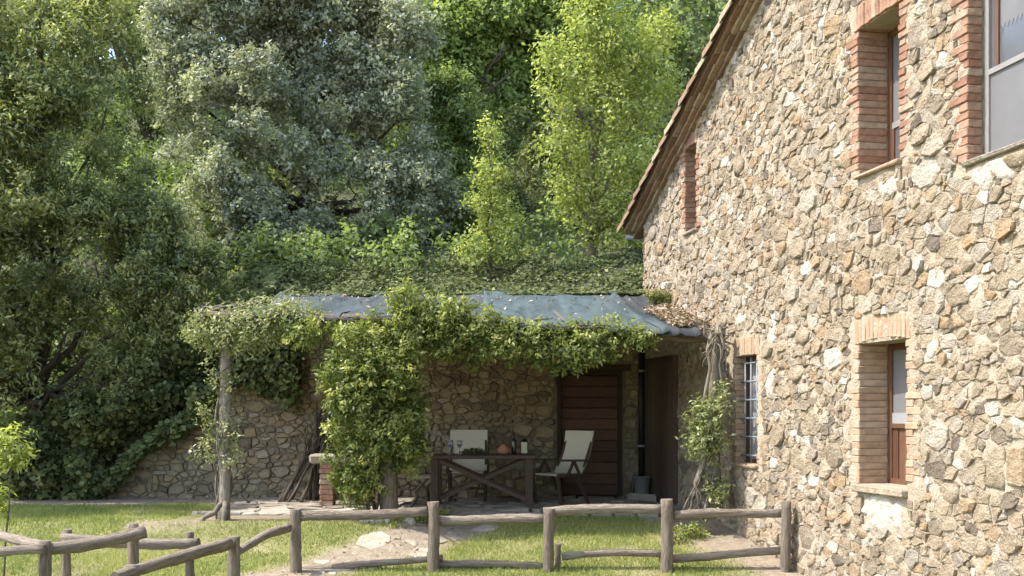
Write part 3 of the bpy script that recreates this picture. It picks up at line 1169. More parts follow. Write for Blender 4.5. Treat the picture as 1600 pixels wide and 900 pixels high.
for side in (0, 1):
    for k in range(int((RIDGE + .46) / cs / (TL - .06))):
        s0 = -.48 / cs + k * (TL - .06)
        mb = MB()
        seg = 7
        for (x, rr, dz) in ((0, .105, .022), (TL, .085, 0)):
            for q in range(seg + 1):
                an = math.pi * q / seg
                mb.v.append((x, -.2 + rr * math.cos(an) * 1.05, .165 + dz + .1 * rr / .1 * math.sin(an) - (.05 if q in (0, seg) else 0)))
        for x, rr, dz in ((0, .088, .022), (TL, .07, 0)):
            for q in range(seg + 1):
                an = math.pi * q / seg
                mb.v.append((x, -.2 + rr * math.cos(an) * 1.05, .162 + dz + .085 * rr / .1 * math.sin(an) - (.05 if q in (0, seg) else 0)))
        n = seg + 1
        tn = rh.choice((.3, .5, .7, .9, 1))
        for q in range(seg):
            mb.face([q, q + 1, n + q + 1, n + q], tn)
            mb.face([2 * n + q, 3 * n + q, 3 * n + q + 1, 2 * n + q + 1], tn)
            mb.face([q, 2 * n + q, 2 * n + q + 1, q + 1], tn)
        o = link('verge_tile', mb.mesh('verge_tile', M['tile']), roof)
        u = s0 * cs
        o.location = (u if side == 0 else ULEN - u, rh.uniform(-.012, .012), rake(0) + s0 * sn + .03)
        o.rotation_euler = (0, -SL, 0) if side == 0 else (0, -SL, math.pi)
        if side:
            o.rotation_euler = (0, -(math.pi - SL), 0)
            o.scale = (1, 1, -1)
mb = MB()                                                          # field of barrel tiles, seen only from elsewhere
ys_ = np.arange(-.11, DP + .4, .05)
for side in (0, 1):
    n0 = len(mb.v)
    for k in range(25):
        s = -.45 / cs + k * .36
        for y in ys_:
            z = rake(0) + s * sn + .29 + .05 * math.cos(y * 2 * math.pi / .22) + .02 * (k % 2)
            u = s * cs
            mb.v.append((u if side == 0 else ULEN - u, y, z))
    for k in range(24):
        for q in range(len(ys_) - 1):
            a = n0 + k * len(ys_) + q
            f = [a, a + 1, a + len(ys_) + 1, a + len(ys_)]
            mb.face(f if side else f[::-1], rh.random())
tag(mb.build('tile_field', M['tile'], roof), kind='stuff')
mb = MB()
mb.tube([(-.40, -.2, rake(0) - .12), (-.40, DP, rake(0) - .12)], .045, 10)
mb.build('gutter', M['zinc'], roof)

# ------------------------------------------------------------------ retaining wall
rw = thing('retaining_wall', 'old rubble retaining wall holding back the ivy bank behind the terrace', 'stone wall', (-3.0, 18.56, 0))
rr = random.Random(5)
DX0, DX1, DZ1 = P(871, 0, 18.5).x, P(972, 0, 18.5).x, 2.02
mb = MB()
xs = sorted({q for q in set(np.round(np.arange(-7.0, 2.12, 0.12), 4)) if abs(q - DX0) > .04 and abs(q - DX1) > .04} | {DX0, DX1, 2.12})
zs = sorted({q for q in set(np.round(np.arange(-.5, 3.2, 0.11), 4)) if abs(q - DZ1) > .04} | {DZ1})
ids = {}
for i, x in enumerate(xs):
    for j, z in enumerate(zs):
        w = 0.02 * noise.noise(Vector((x * 5, z * 5, 2))) + 0.016 * noise.noise(Vector((x * 14, z * 14, 2)))
        ids[i, j] = len(mb.v)
        mb.v.append((x, 18.56 - w, min(z, wall_top(x))))
for i in range(len(xs) - 1):
    for j in range(len(zs) - 1):
        xc, zc = (xs[i] + xs[i + 1]) / 2, (zs[j] + zs[j + 1]) / 2
        if DX0 < xc < DX1 and zc < DZ1 or zs[j] > max(wall_top(xs[i]), wall_top(xs[i + 1])):
            continue
        mb.face([ids[i, j], ids[i + 1, j], ids[i + 1, j + 1], ids[i, j + 1]], 0.5 + 0.5 * noise.noise(Vector((xc, zc, 9))), True)
n = len(mb.v)
top = [(x, wall_top(x)) for x in xs]
for (x, z) in top:
    mb.v += [(x, 18.56, z), (x, 18.9, z)]
for k in range(len(top) - 1):
    mb.face([n + 2 * k, n + 2 * k + 2, n + 2 * k + 3, n + 2 * k + 1], .4)
n = len(mb.v)
for (x, z) in ((DX0, -.5), (DX0, DZ1), (DX1, DZ1), (DX1, -.5)):
    mb.v += [(x, 18.56, z), (x, 18.9, z)]
for k in range(3):
    mb.face([n + 2 * k, n + 2 * k + 1, n + 2 * k + 3, n + 2 * k + 2], .3)
mb.build('mortar_bed', M['rmortar'], rw, local=False)
cells = rubble(-7.0, 2.1, -.15, 3.2, [(8, (0.19, 0.25)), (90, (0.14, 0.18)), (600, (0.09, 0.13)), (0.7, (0.045, 0.08))], 1.7,
               [(DX0 - .03, DX1 + .03, -.3, DZ1 + .12)], keep=lambda x, z: z < wall_top(x) - .04, rnd=rr, tries=16000, course=.3)


def rframe(u, v, w):
    return (u + 3.0, -w, v)


def rscore(c):
    px = 800 + FPX * c[2][0] / 18.56
    py = HOR - (c[2][1] - EYE) * FPX / 18.56
    if py < 500 or (500 < px < 640 and py < 790):
        return c[1] * .05
    return c[1]


lay_stones(cells, rw, M['rstone'], rframe, rscore, 0.008, lambda A, c: min(.06, .018 + .15 * math.sqrt(A) * rr.uniform(.2, 1.3)),
           lambda A, c: rr.choice((.1, .3, .4, .5, .6, .7, .85, 1)) + rr.uniform(-.08, .08), 'stone', 'small_stones', rr, flat=.86)
# wooden door in it
dx = (DX0 + DX1) / 2
mb = MB()
mb.box(DX0 + .002, DX0 + .06, 18.47, 18.6, 0.0, DZ1 - .06, .1)
mb.box(DX1 - .06, DX1 - .002, 18.47, 18.6, 0.0, DZ1 - .06, .1)
mb.box(DX0 + .002, DX1 - .002, 18.47, 18.6, DZ1 - .06, DZ1 - .003, .1)
mb.box(DX0 + .06, DX1 - .06, 18.575, 18.6, 0, DZ1 - .06, 0)
door = mb.build('door', M['darkwood'], rw, local=False, loc=(dx + 3.0, 0, 0))
door['label'] = 'dark door of broad horizontal boards behind the cream chair'
nbd = 11
for k in range(nbd):
    z = .03 + k * (DZ1 - .1) / nbd
    mb = MB()
    mb.chamfer(DX0 + .065, DX1 - .065, 18.535 - rr.uniform(0, .012), 18.574, z + .004, z + (DZ1 - .1) / nbd - .004, .006, rr.random(), .002, rr)
    mb.build('plank', M['doorwood'], door, local=False)
mb = MB()
mb.chamfer(DX0 - .14, DX1 + .14, 18.5, 18.62, DZ1 + .003, DZ1 + .11, .01, .5, .006, rr)
mb.build('lintel', M['darkwood'], rw, local=False)
# coping tiles at the house end of the wall
for k, (px, py, ln, rz) in enumerate(((940, 456, .52, .05), (948, 449, .5, -.04), (985, 452, .36, .14), (915, 452, .3, -.1), (968, 446, .4, .1))):
    p = P(px, py, 18.45)
    mb = MB()
    mb.chamfer(-ln / 2, ln / 2, -.12, .12, -.022, .022, .008, rr.random(), .006, rr)
    o = mb.build('coping_tile', M['brick'], rw)
    o.location = (p.x + 3, p.y - 18.56 - (.0), 3.16 + .05 * (k % 2) + .02 * (k > 2))
    o.rotation_euler = (.06, .03, rz)

# ------------------------------------------------------------------ terrace
tb = MB()
n = len(TERR)
for (x, y) in TERR:
    tb.v += [(x, y, -.45), (x, y, -.035)]
tb.face([2 * k + 1 for k in range(n)], .4)
for k in range(n):
    j = (k + 1) % n
    tb.face([2 * k, 2 * j, 2 * j + 1, 2 * k + 1], .4)
terr = tb.build('terrace', M['rmortar'])
tag(terr, 'paved terrace beneath the pergola', None, None, 'structure')
cells = rubble(-4.35, 2.7, 14.5, 18.5, [(0.5, (0.26, 0.34)), (0.5, (0.12, 0.2))], 1.0, (), keep=lambda x, y: in_poly(x, y, TERR), rnd=rr, tries=4000)
cells2 = []
for poly, A, c in cells:
    for k in range(n):
        (ax, ay), (bx, by) = TERR[k], TERR[(k + 1) % n]
        nx_, ny_ = by - ay, -(bx - ax)
        poly = clip_half(poly, nx_, ny_, nx_ * ax + ny_ * ay) if k not in (1, 2) or True else poly
        if len(poly) < 3:
            break
    if len(poly) >= 3:
        A, c = area_c(poly)
        if A > .01:
            cells2.append((poly, A, c))
lay_stones(cells2, terr, M['flag'], lambda u, v, w: (u, v, w - .034), lambda c: c[1], .012, lambda A, c: .03 + rr.uniform(0, .01),
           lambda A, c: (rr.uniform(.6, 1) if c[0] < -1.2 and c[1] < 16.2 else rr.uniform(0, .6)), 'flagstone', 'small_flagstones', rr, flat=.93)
for k in range(9):                                                 # kerb blocks along the front step
    t0, t1 = k / 9 + .006, (k + 1) / 9 - .006
    a = Vector((-.25, 15.56, 0)).lerp(Vector((2.66, 15.84, 0)), t0)
    b_ = Vector((-.25, 15.56, 0)).lerp(Vector((2.66, 15.84, 0)), t1)
    mb = MB()
    mb.chamfer(0, (b_ - a).length, -.12, .1, -.33, rr.uniform(-.015, .012), .018, rr.uniform(.2, .7), .012, rr)
    o = mb.build('kerb_block', M['flag'], terr)
    o.location = (a.x, a.y, 0)
    o.rotation_euler = (0, 0, math.atan2(b_.y - a.y, b_.x - a.x))

# stepping path across the lawn
pa = thing('path', None, None, (-1.3, 13.8, 0))
pa['kind'] = 'structure'
pa['label'] = 'pale stone path crossing the lawn to the terrace'
cells = rubble(-5.2, 0.1, 10.2, 15.5, [(0.15, (0.17, 0.24)), (0.85, (0.07, 0.13))], 1.0, (), keep=lambda x, y: path_d(x, y) < .4 and noise.noise(Vector((x * 3, y * 3, 6))) > .02 and not in_poly(x, y, TERR), rnd=rr, tries=5000)


def pframe(u, v, w):
    return (u + 1.3, v - 13.8, lawn_z(u, v) + w)


lay_stones(cells, pa, M['pathstone'], pframe, lambda c: c[1], .02, lambda A, c: .004 + .012 * rr.random(), lambda A, c: rr.random(), 'flagstone', 'small_flagstones', rr, flat=.92)

# ------------------------------------------------------------------ pergola
PY = 14.8
perg = thing('pergola', 'log pergola against the house with a blue-grey shade sheet roof', 'pergola', (-.7, 16.5, 0))
rp = random.Random(3)


def log(name, p0, p1, r0, r1, parent, mat=None, tint=.6, amp=.012, captint=.95, seg=11, n=12):
    p0, p1 = Vector(p0), Vector(p1)
    L_ = (p1 - p0).length
    mb = MB()
    a1, a2, f1 = rp.uniform(-1, 1) * amp * 1.6, rp.uniform(-1, 1) * amp * 1.6, rp.uniform(0, 6)
    path = [Vector((a1 * math.sin(3.2 * i / n + f1) + rp.uniform(-amp, amp) * .25, a2 * math.sin(4.1 * i / n + f1 * 2) + rp.uniform(-amp, amp) * .25, L_ * i / n)) for i in range(n + 1)]
    path[0].z += .002
    mb.tube(path, [(r0 + (r1 - r0) * i / n) * (1 + rp.uniform(-.06, .06)) for i in range(n + 1)], seg, .1, tint, captint=captint, rnd=rp)
    o = link(name, mb.mesh(name, mat or M['log']), parent)
    q = (p1 - p0).to_track_quat('Z', 'Y')
    o.rotation_mode = 'QUATERNION'
    o.rotation_quaternion = q
    o.location = p0 - (off(parent) if parent else Vector((0, 0, 0)))
    return o


pL = P(350, 812, PY)
log('post', (pL.x, PY, -.1), (pL.x + .02, PY, 2.62), .072, .062, perg, M['log'], 1.0)
pM = P(608, 830, PY - .1)
log('post', (pM.x, PY - .1, -.35), (pM.x, PY - .1, 2.55), .1, .085, perg, M['log'], .5)
log('beam', (-3.98, PY, 2.6), (-.6, PY, 2.5), .06, .055, perg, M['log'], .4)
log('beam', (-.75, PY + .02, 2.5), (2.55, PY + .05, 2.3), .06, .05, perg, M['log'], .3)
log('beam', (-3.7, 18.4, 3.16), (2.0, 18.4, 3.13), .05, .05, perg, M['log'], .2)


def roof_z(x, y):
    t_ = (y - PY) / (18.45 - PY)
    zf = 2.68 - .042 * (x + 4.2)
    zz = zf + (3.24 - zf) * t_
    return zz


for k, x in enumerate((-3.95, -2.75, -1.6, -.45, .75, 1.75)):
    x2 = x - (.25 if x > .5 else 0)
    log('rafter', (x, PY - .12, roof_z(x, PY) - .075), (x2, 18.4, roof_z(x2, 18.4) - .07), .04, .035, perg, M['log'], .25)


def sheet(name, xa_f, xb_f, xa_b, xb_b, y0, y1, tint, lift, seed, label, back_wave=.05, wr=.05):
    mb = MB()
    nu, nv = 26, 26
    for j in range(nv + 1):
        v = j / nv
        for i in range(nu + 1):
            u = i / nu
            x = (xa_f + (xb_f - xa_f) * u) * (1 - v) + (xa_b + (xb_b - xa_b) * u) * v
            y = y0 + (y1 - y0) * v + (back_wave * math.sin(u * 7 + seed) if j > nv - 4 else 0) * (j - nv + 4) / 4
            z = roof_z(x, y) + lift
            z -= .07 * math.sin(math.pi * v) * (0.6 + .4 * math.sin(x * 5.2 + seed))
            z += .018 * noise.noise(Vector((x * 3.2, y * .8, seed))) + .03 * abs(math.sin(u * math.pi * 2.0 + seed)) ** 12
            if i in (0, nu):
                z += wr * (0.4 + 0.6 * math.sin(v * 4 + seed) ** 2)
            if j == 0:
                z -= .05
            mb.v.append((x, y, z))
    w = nu + 1
    for j in range(nv):
        for i in range(nu):
            a = j * w + i
            mb.face([a, a + 1, a + w + 1, a + w], tint, True)
    o = mb.build(name, M['tarp'], perg, local=False)
    sd = o.modifiers.new('thickness', 'SOLIDIFY')
    sd.thickness = .008
    o['label'] = label
    return o


sheet('shade_sheet', -3.3, -2.2, -3.75, -2.05, PY - .15, 18.64, .62, 0, 1.0, 'bluish grey sheet at the left end of the pergola roof')
sheet('shade_sheet', -2.25, -.3, -2.1, -.3, PY - .15, 18.64, .5, .012, 2.3, 'grey middle sheet mostly under the vine')
sheet('shade_sheet', -.4, 2.0, -.45, 1.6, PY - .2, 18.64, .95, .024, 4.1, 'pale blue-green sheet with straight folds', .12)
sheet('shade_sheet', 1.9, 2.42, 1.55, 2.05, PY - .2, 18.64, .12, .012, 5.0, 'dark grey sheet next to the house wall', .05, .012)

# leaf litter and moss on the roof near the house
n = 1780
u_, v_ = NR.random(n), NR.random(n) ** 1.2
lx = 2.1 + .5 * u_ - .25 * v_
ly = PY + .12 + v_ * 1.7
lx[1600:] = NR.uniform(-3.4, 1.8, 180)
ly[1600:] = PY + .1 + NR.random(180) ** .6 * 3.5
lz = np.array([roof_z(a, b_) for a, b_ in zip(lx, ly)]) + .03 + .09 * NR.random(n) * (1 - abs(u_ - .7)) * (np.arange(n) < 1600)
c = np.stack([lx, ly, lz], 1)
v = leaf_verts(c, np.zeros((n, 3)), NR.uniform(.04, .09, n), .5, None, .5, .9)
tag(link('leaf_litter', np_mesh('leaf_litter', v, 4, NR.random(n), M['litter'])), 'dry brown leaf litter lying on the roof sheets, thickest beside the house wall', 'leaf litter', None, 'stuff')
mo = thing('moss_tuft', 'small yellow-green tuft growing where the pergola roof meets the house wall', 'plant', tuple(P(1030, 475, 17.2)))
p0 = P(1031, 466, 17.2)
crown('foliage', mo, [(p0.x, p0.y, p0.z, .22, .15, .09)], 60, 20, .04, .05, M['moss'], .3, .2, .2)

# ------------------------------------------------------------------ vines
vine = thing('climbing_vine', 'bright green climbing vine draped over the pergola beam and hanging to the ground', 'vine', (pM.x, PY - .1, -.3))
lob = []
for px, y0, y1, dp in ((500, 502, 548, .25), (540, 492, 560, .32), (580, 488, 570, .36), (625, 450, 560, .4), (665, 462, 560, .4), (705, 468, 560, .38), (745, 486, 562, .33), (630, 448, 500, .25),
                       (785, 500, 565, .3), (825, 506, 570, .28), (870, 512, 590, .25), (910, 512, 582, .22), (950, 497, 560, .22), (985, 512, 545, .15), (735, 475, 520, .2)):
    a, b_ = P(px, y0, PY - .2), P(px, y1, PY - .2)
    lob.append((a.x, PY - .18, (a.z + b_.z) / 2, .24, dp, (a.z - b_.z) / 2))
for px, y0, y1, wx, dp in ((560, 520, 640, 50, .4), (600, 520, 640, 48, .45), (575, 600, 700, 55, .4), (610, 610, 720, 50, .42), (560, 690, 785, 34, .32), (605, 680, 770, 45, .4),
                           (635, 640, 760, 26, .3), (525, 560, 640, 22, .25), (530, 640, 720, 22, .25), (545, 730, 790, 25, .25)):
    a, b_ = P(px, y0, PY - .25), P(px, y1, PY - .25)
    lob.append((a.x, PY - .25, (a.z + b_.z) / 2, wx * PY / FPX, dp, (a.z - b_.z) / 2))
crown('foliage', vine, lob, 2050, 22, .05, .066, M['vine'], .42, .55, .4, .2, .8, .5, .25, sub=480)
band = []
for px, y0, y1, dp in ((470, 500, 540, .2), (660, 470, 560, .35), (710, 475, 560, .35), (760, 490, 562, .3), (805, 500, 566, .28), (845, 504, 572, .25), (890, 508, 586, .22), (930, 500, 570, .2), (965, 498, 555, .18), (1000, 512, 548, .14)):
    a, b_ = P(px, y0, PY - .2), P(px, y1, PY - .2)
    band.append((a.x, PY - .18, (a.z + b_.z) / 2, .24, dp, (a.z - b_.z) / 2))
crown('foliage', vine, band, 520, 20, .05, .066, M['vine'], .42, .5, .4, .2, .8, .5, .25)
mb = MB()
for k in range(8):
    x = rp.uniform(P(530, 0, PY).x, P(640, 0, PY).x)
    mb.tube(wig((pM.x + rp.uniform(-.35, .1), PY - .1, -.1), (x, PY - .2, 2.2), 7, .12, rp), [.018, .018, .018, .016, .014, .012, .01, .008], 5, .1, .4, rnd=rp)
for k in range(12):
    xa = rp.uniform(-2.4, 1.2)
    mb.tube(wig((xa, PY - .2, 2.45 - .04 * xa), (xa + rp.uniform(.5, 1), PY - .2, 2.45 - .04 * xa + rp.uniform(-.2, .2)), 5, .08, rp), .009, 5, .1, .5, rnd=rp)
mb.tube([P(577, 745, PY), P(574, 770, PY), P(582, 786, PY), P(594, 782, PY), P(598, 765, PY)], .016, 6, .05, .1)
mb.build('stem', M['bark'], vine, local=False)

lv = thing('climbing_vine', 'sparse greyish vine winding up the pale post at the pergola corner', 'vine', (pL.x, PY, 0))
lob = []
for px, y0, y1, wx, dp in ((320, 490, 545, 28, .3), (360, 478, 560, 38, .35), (410, 470, 545, 40, .35), (455, 475, 530, 35, .3), (480, 480, 520, 26, .25)):
    a, b_ = P(px, y0, PY), P(px, y1, PY)
    lob.append((a.x, PY, (a.z + b_.z) / 2, wx * PY / FPX, dp, (a.z - b_.z) / 2))
crown('foliage', lv, lob, 520, 16, .055, .052, M['dryvine'], .42, .3, .3, .22)
lob = [(pL.x + dx_, PY - .08, z_, rx, .14, rz_) for dx_, z_, rx, rz_ in ((-.17, 1.9, .12, .35), (-.2, 1.25, .14, .3), (-.24, .85, .2, .26), (-.12, 1.55, .1, .3), (.1, 1.6, .07, .4), (.12, 1.0, .07, .35), (.05, 2.2, .2, .2), (.14, .75, .06, .2))]
o = crown('foliage', lv, lob, 95, 14, .05, .05, M['dryvine'], .42, .2, .3, .2)
mb = MB()
for k in range(5):
    pts = []
    ph = rp.uniform(0, 6)
    for i in range(15):
        z = -.02 + i * .18
        an = ph + i * rp.uniform(.3, .6)
        rad = .10 + .05 * math.sin(i + k)
        pts.append((pL.x + rad * math.cos(an), PY + rad * math.sin(an) * .8, z))
    mb.tube(pts, [.016 - .0006 * i for i in range(15)], 5, .1, .9 if k < 3 else .5, rnd=rp)
for k in range(4):
    mb.tube(wig((pL.x + .02, PY - .05, .22), (pL.x + rp.uniform(-.25, .2), PY - .2, -.06), 4, .05, rp), [.03, .035, .035, .03, .02], 6, .15, .8, rnd=rp)
for k in range(26):
    a = Vector((rp.uniform(-4.1, -2.6), PY + rp.uniform(-.2, .2), rp.uniform(2.45, 2.8)))
    mb.tube(wig(a, a + Vector((rp.uniform(-.5, .5), rp.uniform(-.2, .2), rp.uniform(-.2, .25))), 3, .05, rp), .006, 4, .1, 1, rnd=rp)
mb.build('stem', M['bark'], lv, local=False)

pR = P(1115, 790, 14.6)
rv = thing('old_vine', 'thick twisted old vine stem climbing the house beside the barred window', 'vine', (pR.x, 14.6, -.1))
mb = MB()


def path_px(pts, Y):
    return [P(a, b_, Y + (c if len(q) > 2 else 0)) for q in pts for a, b_, c in [tuple(q) + ((0,) if len(q) == 2 else ())]]


mb.tube(path_px([(1118, 800), (1116, 740), (1113, 680), (1116, 620), (1117, 570), (1122, 530), (1128, 505)], 14.62), [.105, .09, .08, .085, .08, .085, .06], 9, .14, .75, rnd=rp)
mb.tube(path_px([(1066, 806), (1085, 770), (1093, 735), (1107, 700), (1112, 660)], 14.5), [.03, .035, .03, .035, .03], 6, .15, .85, rnd=rp)
mb.tube(path_px([(1075, 806), (1092, 785), (1086, 755), (1100, 720), (1103, 690)], 14.45), [.025, .025, .024, .022, .02], 6, .15, .9, rnd=rp)
mb.tube(path_px([(1098, 640), (1103, 610), (1110, 575), (1106, 545), (1112, 520)], 14.5), [.022, .024, .024, .026, .03], 6, .15, .95, rnd=rp)
mb.tube(path_px([(1130, 640), (1128, 600), (1124, 570), (1131, 540), (1124, 512)], 14.5), [.016, .016, .017, .018, .02], 6, .15, .9, rnd=rp)
for k in range(26):
    a = P(rp.uniform(1100, 1138), rp.uniform(505, 550), 14.5 + rp.uniform(-.1, .15))
    b_ = a + Vector((rp.uniform(-.22, .2), rp.uniform(-.1, .1), rp.uniform(-.4, .2)))
    mb.tube(wig(a, b_, 4, .06, rp), [.014, .012, .01, .008, .005], 5, .1, rp.uniform(.6, 1), rnd=rp)
for k in range(10):
    a = P(rp.uniform(1090, 1125), rp.uniform(690, 760), 14.5)
    b_ = P(rp.uniform(1060, 1110), 806, 14.4)
    mb.tube(wig(a, b_, 5, .06, rp), .011, 5, .15, rp.uniform(.6, 1), rnd=rp)
mb.build('stem', M['bark'], rv, local=False)
lob = []
for px, y0, y1, wx in ((1105, 620, 680, 25), (1090, 640, 715, 20), (1118, 650, 720, 22), (1105, 660, 715, 28), (1125, 600, 650, 10), (1118, 750, 785, 18), (1085, 700, 715, 14)):
    a, b_ = P(px, y0, 14.45), P(px, y1, 14.45)
    lob.append((a.x, 14.42, (a.z + b_.z) / 2, wx * 14.4 / FPX, .16, (a.z - b_.z) / 2))
crown('foliage', rv, lob, 215, 14, .05, .058, M['dryvine'], .42, .4, .3, .15)

# ------------------------------------------------------------------ wooden rail fences
def fence(label, base, posts, rails, group):
    f = thing('wooden_fence', label, 'fence', base, 0, group)
    for (px, ty, Y, wpx, hb) in posts:
        tp = P(px, ty, Y)
        log('post', (tp.x + rp.uniform(-.02, .02), Y, lawn_z(tp.x, Y) - .15 if hb is None else tp.z - hb), tp, wpx * Y / FPX / 2 * .98, wpx * Y / FPX / 2 * .93, f, M['log'], rp.uniform(.35, .6), .008)
    for (xa, ya, Ya, xb, yb, Yb, th) in rails:
        a, b_ = P(xa, ya, Ya), P(xb, yb, Yb)
        log('rail', a, b_, th * Ya / FPX / 2 * 1.04, th * Yb / FPX / 2 * .96, f, M['log'], rp.uniform(.55, .9), .014, .5)
    return f


FY = 12.8
fence('long weathered rail fence curving across the lawn up to the house wall', (-.9, FY, -.45),
      [(1228, 783, FY, 17, None), (1042, 780, FY, 20, None), (858, 794, FY, 19, None), (677, 784, FY, 18, None), (461, 796, FY, 18, None), (872, 849, FY + .15, 10, None),
       (365, 838, 11.1, 21, None), (206, 883, 9.7, 24, None)],
      [(466, 808, FY + .04, 668, 798, FY + .04, 17), (683, 811, FY + .06, 852, 813, FY + .05, 14), (849, 800, FY + .1, 1036, 794, FY + .08, 14), (1052, 806, FY + .05, 1226, 799, FY + .06, 14),
       (444, 894, FY + .12, 692, 871, FY + .14, 10), (684, 882, FY + .12, 856, 883, FY + .12, 11), (878, 870, FY + .1, 1038, 862, FY + .1, 12), (1030, 874, FY + .12, 1252, 858, FY + .13, 13),
       (452, 824, FY - .05, 371, 858, 11.2, 14), (356, 849, 11.0, 180, 903, 9.45, 19)], 'rail fences on the lawn')
fence('near rail fence with the thickest sloping top log at the corner of the lawn', (-4.3, 10.6, -.7),
      [(69, 845, 10.3, 22, None), (207, 818, 10.9, 20, None)],
      [(66, 860, 10.35, 228, 832, 10.75, 21), (-60, 826, 11.5, 74, 852, 10.4, 15), (-80, 865, 10.2, 70, 862, 10.2, 15)], 'rail fences on the lawn')
fence('short rail fence with one level log standing behind the thick sloping log', (-4.0, 11.6, -.6),
      [(105, 827, 11.7, 15, None), (296, 831, 11.6, 14, None)],
      [(96, 843, 11.62, 311, 849, 11.5, 17)], 'rail fences on the lawn')

# ------------------------------------------------------------------ furniture and small things on the terrace
TYY = 16.75
tl, trr = P(672, 0, TYY).x, P(836, 0, TYY).x
table = thing('table', 'dark wooden table with crossed braces under the pergola', 'table', ((tl + trr) / 2, TYY, 0))
TW = trr - tl
for k in range(5):
    y = -.42 + k * .17
    MB().chamfer(-TW / 2, TW / 2, y + .003, y + .167, .695, .745, .006, rr.random(), .002, rr).build('plank', M['teak'], table)
for sx in (-1, 1):
    for sy in (-1, 1):
        MB().chamfer(sx * (TW / 2 - .09) - .055, sx * (TW / 2 - .09) + .055, sy * .36 - .05, sy * .36 + .05, -.005, .694, .008, .3).build('leg', M['teak'], table)
for sy in (-1, 1):
    MB().bar((-TW / 2 + .15, sy * .36 - .02, .67), (TW / 2 - .15, sy * .36 - .02, .12), .035, .055, .5).build('brace', M['teak'], table)
    MB().bar((TW / 2 - .15, sy * .36 + .022, .67), (-TW / 2 + .15, sy * .36 + .022, .12), .035, .055, .5).build('brace', M['teak'], table)


def chair(name, label, x, y, rz, back=.66, armh=.64):
    """garden armchair facing local +x"""
    c = thing(name, label, 'chair', (x, y, 0), rz, 'cream canvas garden chairs')
    wd = .27
    bt = Vector((-.47, 0, 1.05))
    bb = Vector((-.2, 0, .42))
    mb = MB()
    n_ = 7
    for sgn in (0, 1):
        for i in range(n_ + 1):
            v = i / n_
            p = bb.lerp(bt, v) + Vector((-.05 * math.sin(math.pi * v) + (.02 if not sgn else 0), 0, 0))
            for s in (-1, -.33, .33, 1):
                mb.v.append((p.x + .035 - (.02 if abs(s) < .5 else 0), s * (wd + .022), p.z + (.03 if i == n_ else 0)))
    for i in range(n_):
        for k in range(3):
            a = i * 4 + k
            mb.face([a, a + 1, a + 5, a + 4], .5, True)
            b_ = (n_ + 1) * 4 + a
            mb.face([b_, b_ + 4, b_ + 5, b_ + 1], .5, True)
    mb.build('back_canvas', M['cream'], c)
    mb = MB()
    mb.chamfer(-.2, .27, -(wd - .02), wd - .02, .425, .455, .01, .5)
    mb.build('seat_canvas', M['cream'], c)
    for s in (-1, 1):
        yy = s * wd
        MB().bar((-.19, yy, .4), bt + Vector((-.01, yy, .02)), .035, .045, .4).build('back_post', M['teak'], c)
        MB().bar((-.24, yy, .43), (.3, yy, .44), .035, .05, .4).build('seat_rail', M['teak'], c)
        MB().bar((.3, yy + s * .0, .43), (.22, yy, 0), .04, .04, .4).build('leg', M['teak'], c)
        MB().bar((-.08, yy, .43), (-.34, yy, 0), .04, .04, .4).build('leg', M['teak'], c)
        MB().bar((-.36, yy + s * .04, armh), (.3, yy + s * .04, armh + .02), .055, .03, .6).build('armrest', M['teak'], c)
        MB().bar((.02, yy + s * .04, armh - .01), (.14, yy + s * .04, .42), .03, .035, .4).build('arm_support', M['teak'], c)
        MB().bar((0, yy + s * .04, armh - .01), (-.12, yy + s * .04, .42), .03, .035, .4).build('arm_support', M['teak'], c)
    MB().bar((.26, -wd, .2), (.26, wd, .2), .03, .04, .4).build('stretcher', M['teak'], c)
    MB().bar((bt.x - .01, -wd, bt.z + .01), (bt.x - .01, wd, bt.z + .01), .03, .04, .4).build('top_rail', M['teak'], c)
    return c


pc = P(874, 785, 17.15)
chair('garden_chair', 'cream canvas armchair in front of the dark door', pc.x, 17.1, math.radians(222))
pc = P(731, 770, 17.75)
chair('garden_chair', 'cream canvas chair behind the table against the stone wall', pc.x, 17.75, math.radians(-90))
# folding stool
ps = P(666, 780, 16.7)
st = thing('folding_stool', 'small folding stool with crossed bent legs at the table end', 'stool', (ps.x - .06, 16.6, 0))
MB().chamfer(-.2, .2, -.17, .17, .41, .45, .01, .9).build('seat', M['log'], st)
for s in (-1, 1):
    MB().tube([(-.14, s * .14, 0), (-.06, s * .14, .14), (-.09, s * .14, .22), (.1, s * .14, .41)], .018, 6, .05, .5).build('leg', M['bark'], st)
    MB().tube([(.14, s * .11, 0), (.07, s * .11, .15), (.09, s * .11, .23), (-.1, s * .11, .41)], .018, 6, .05, .5).build('leg', M['bark'], st)
# things on the table
TZ = .746


def on_table(px, dy=0):
    return P(px, 0, TYY + dy).x, TYY + dy


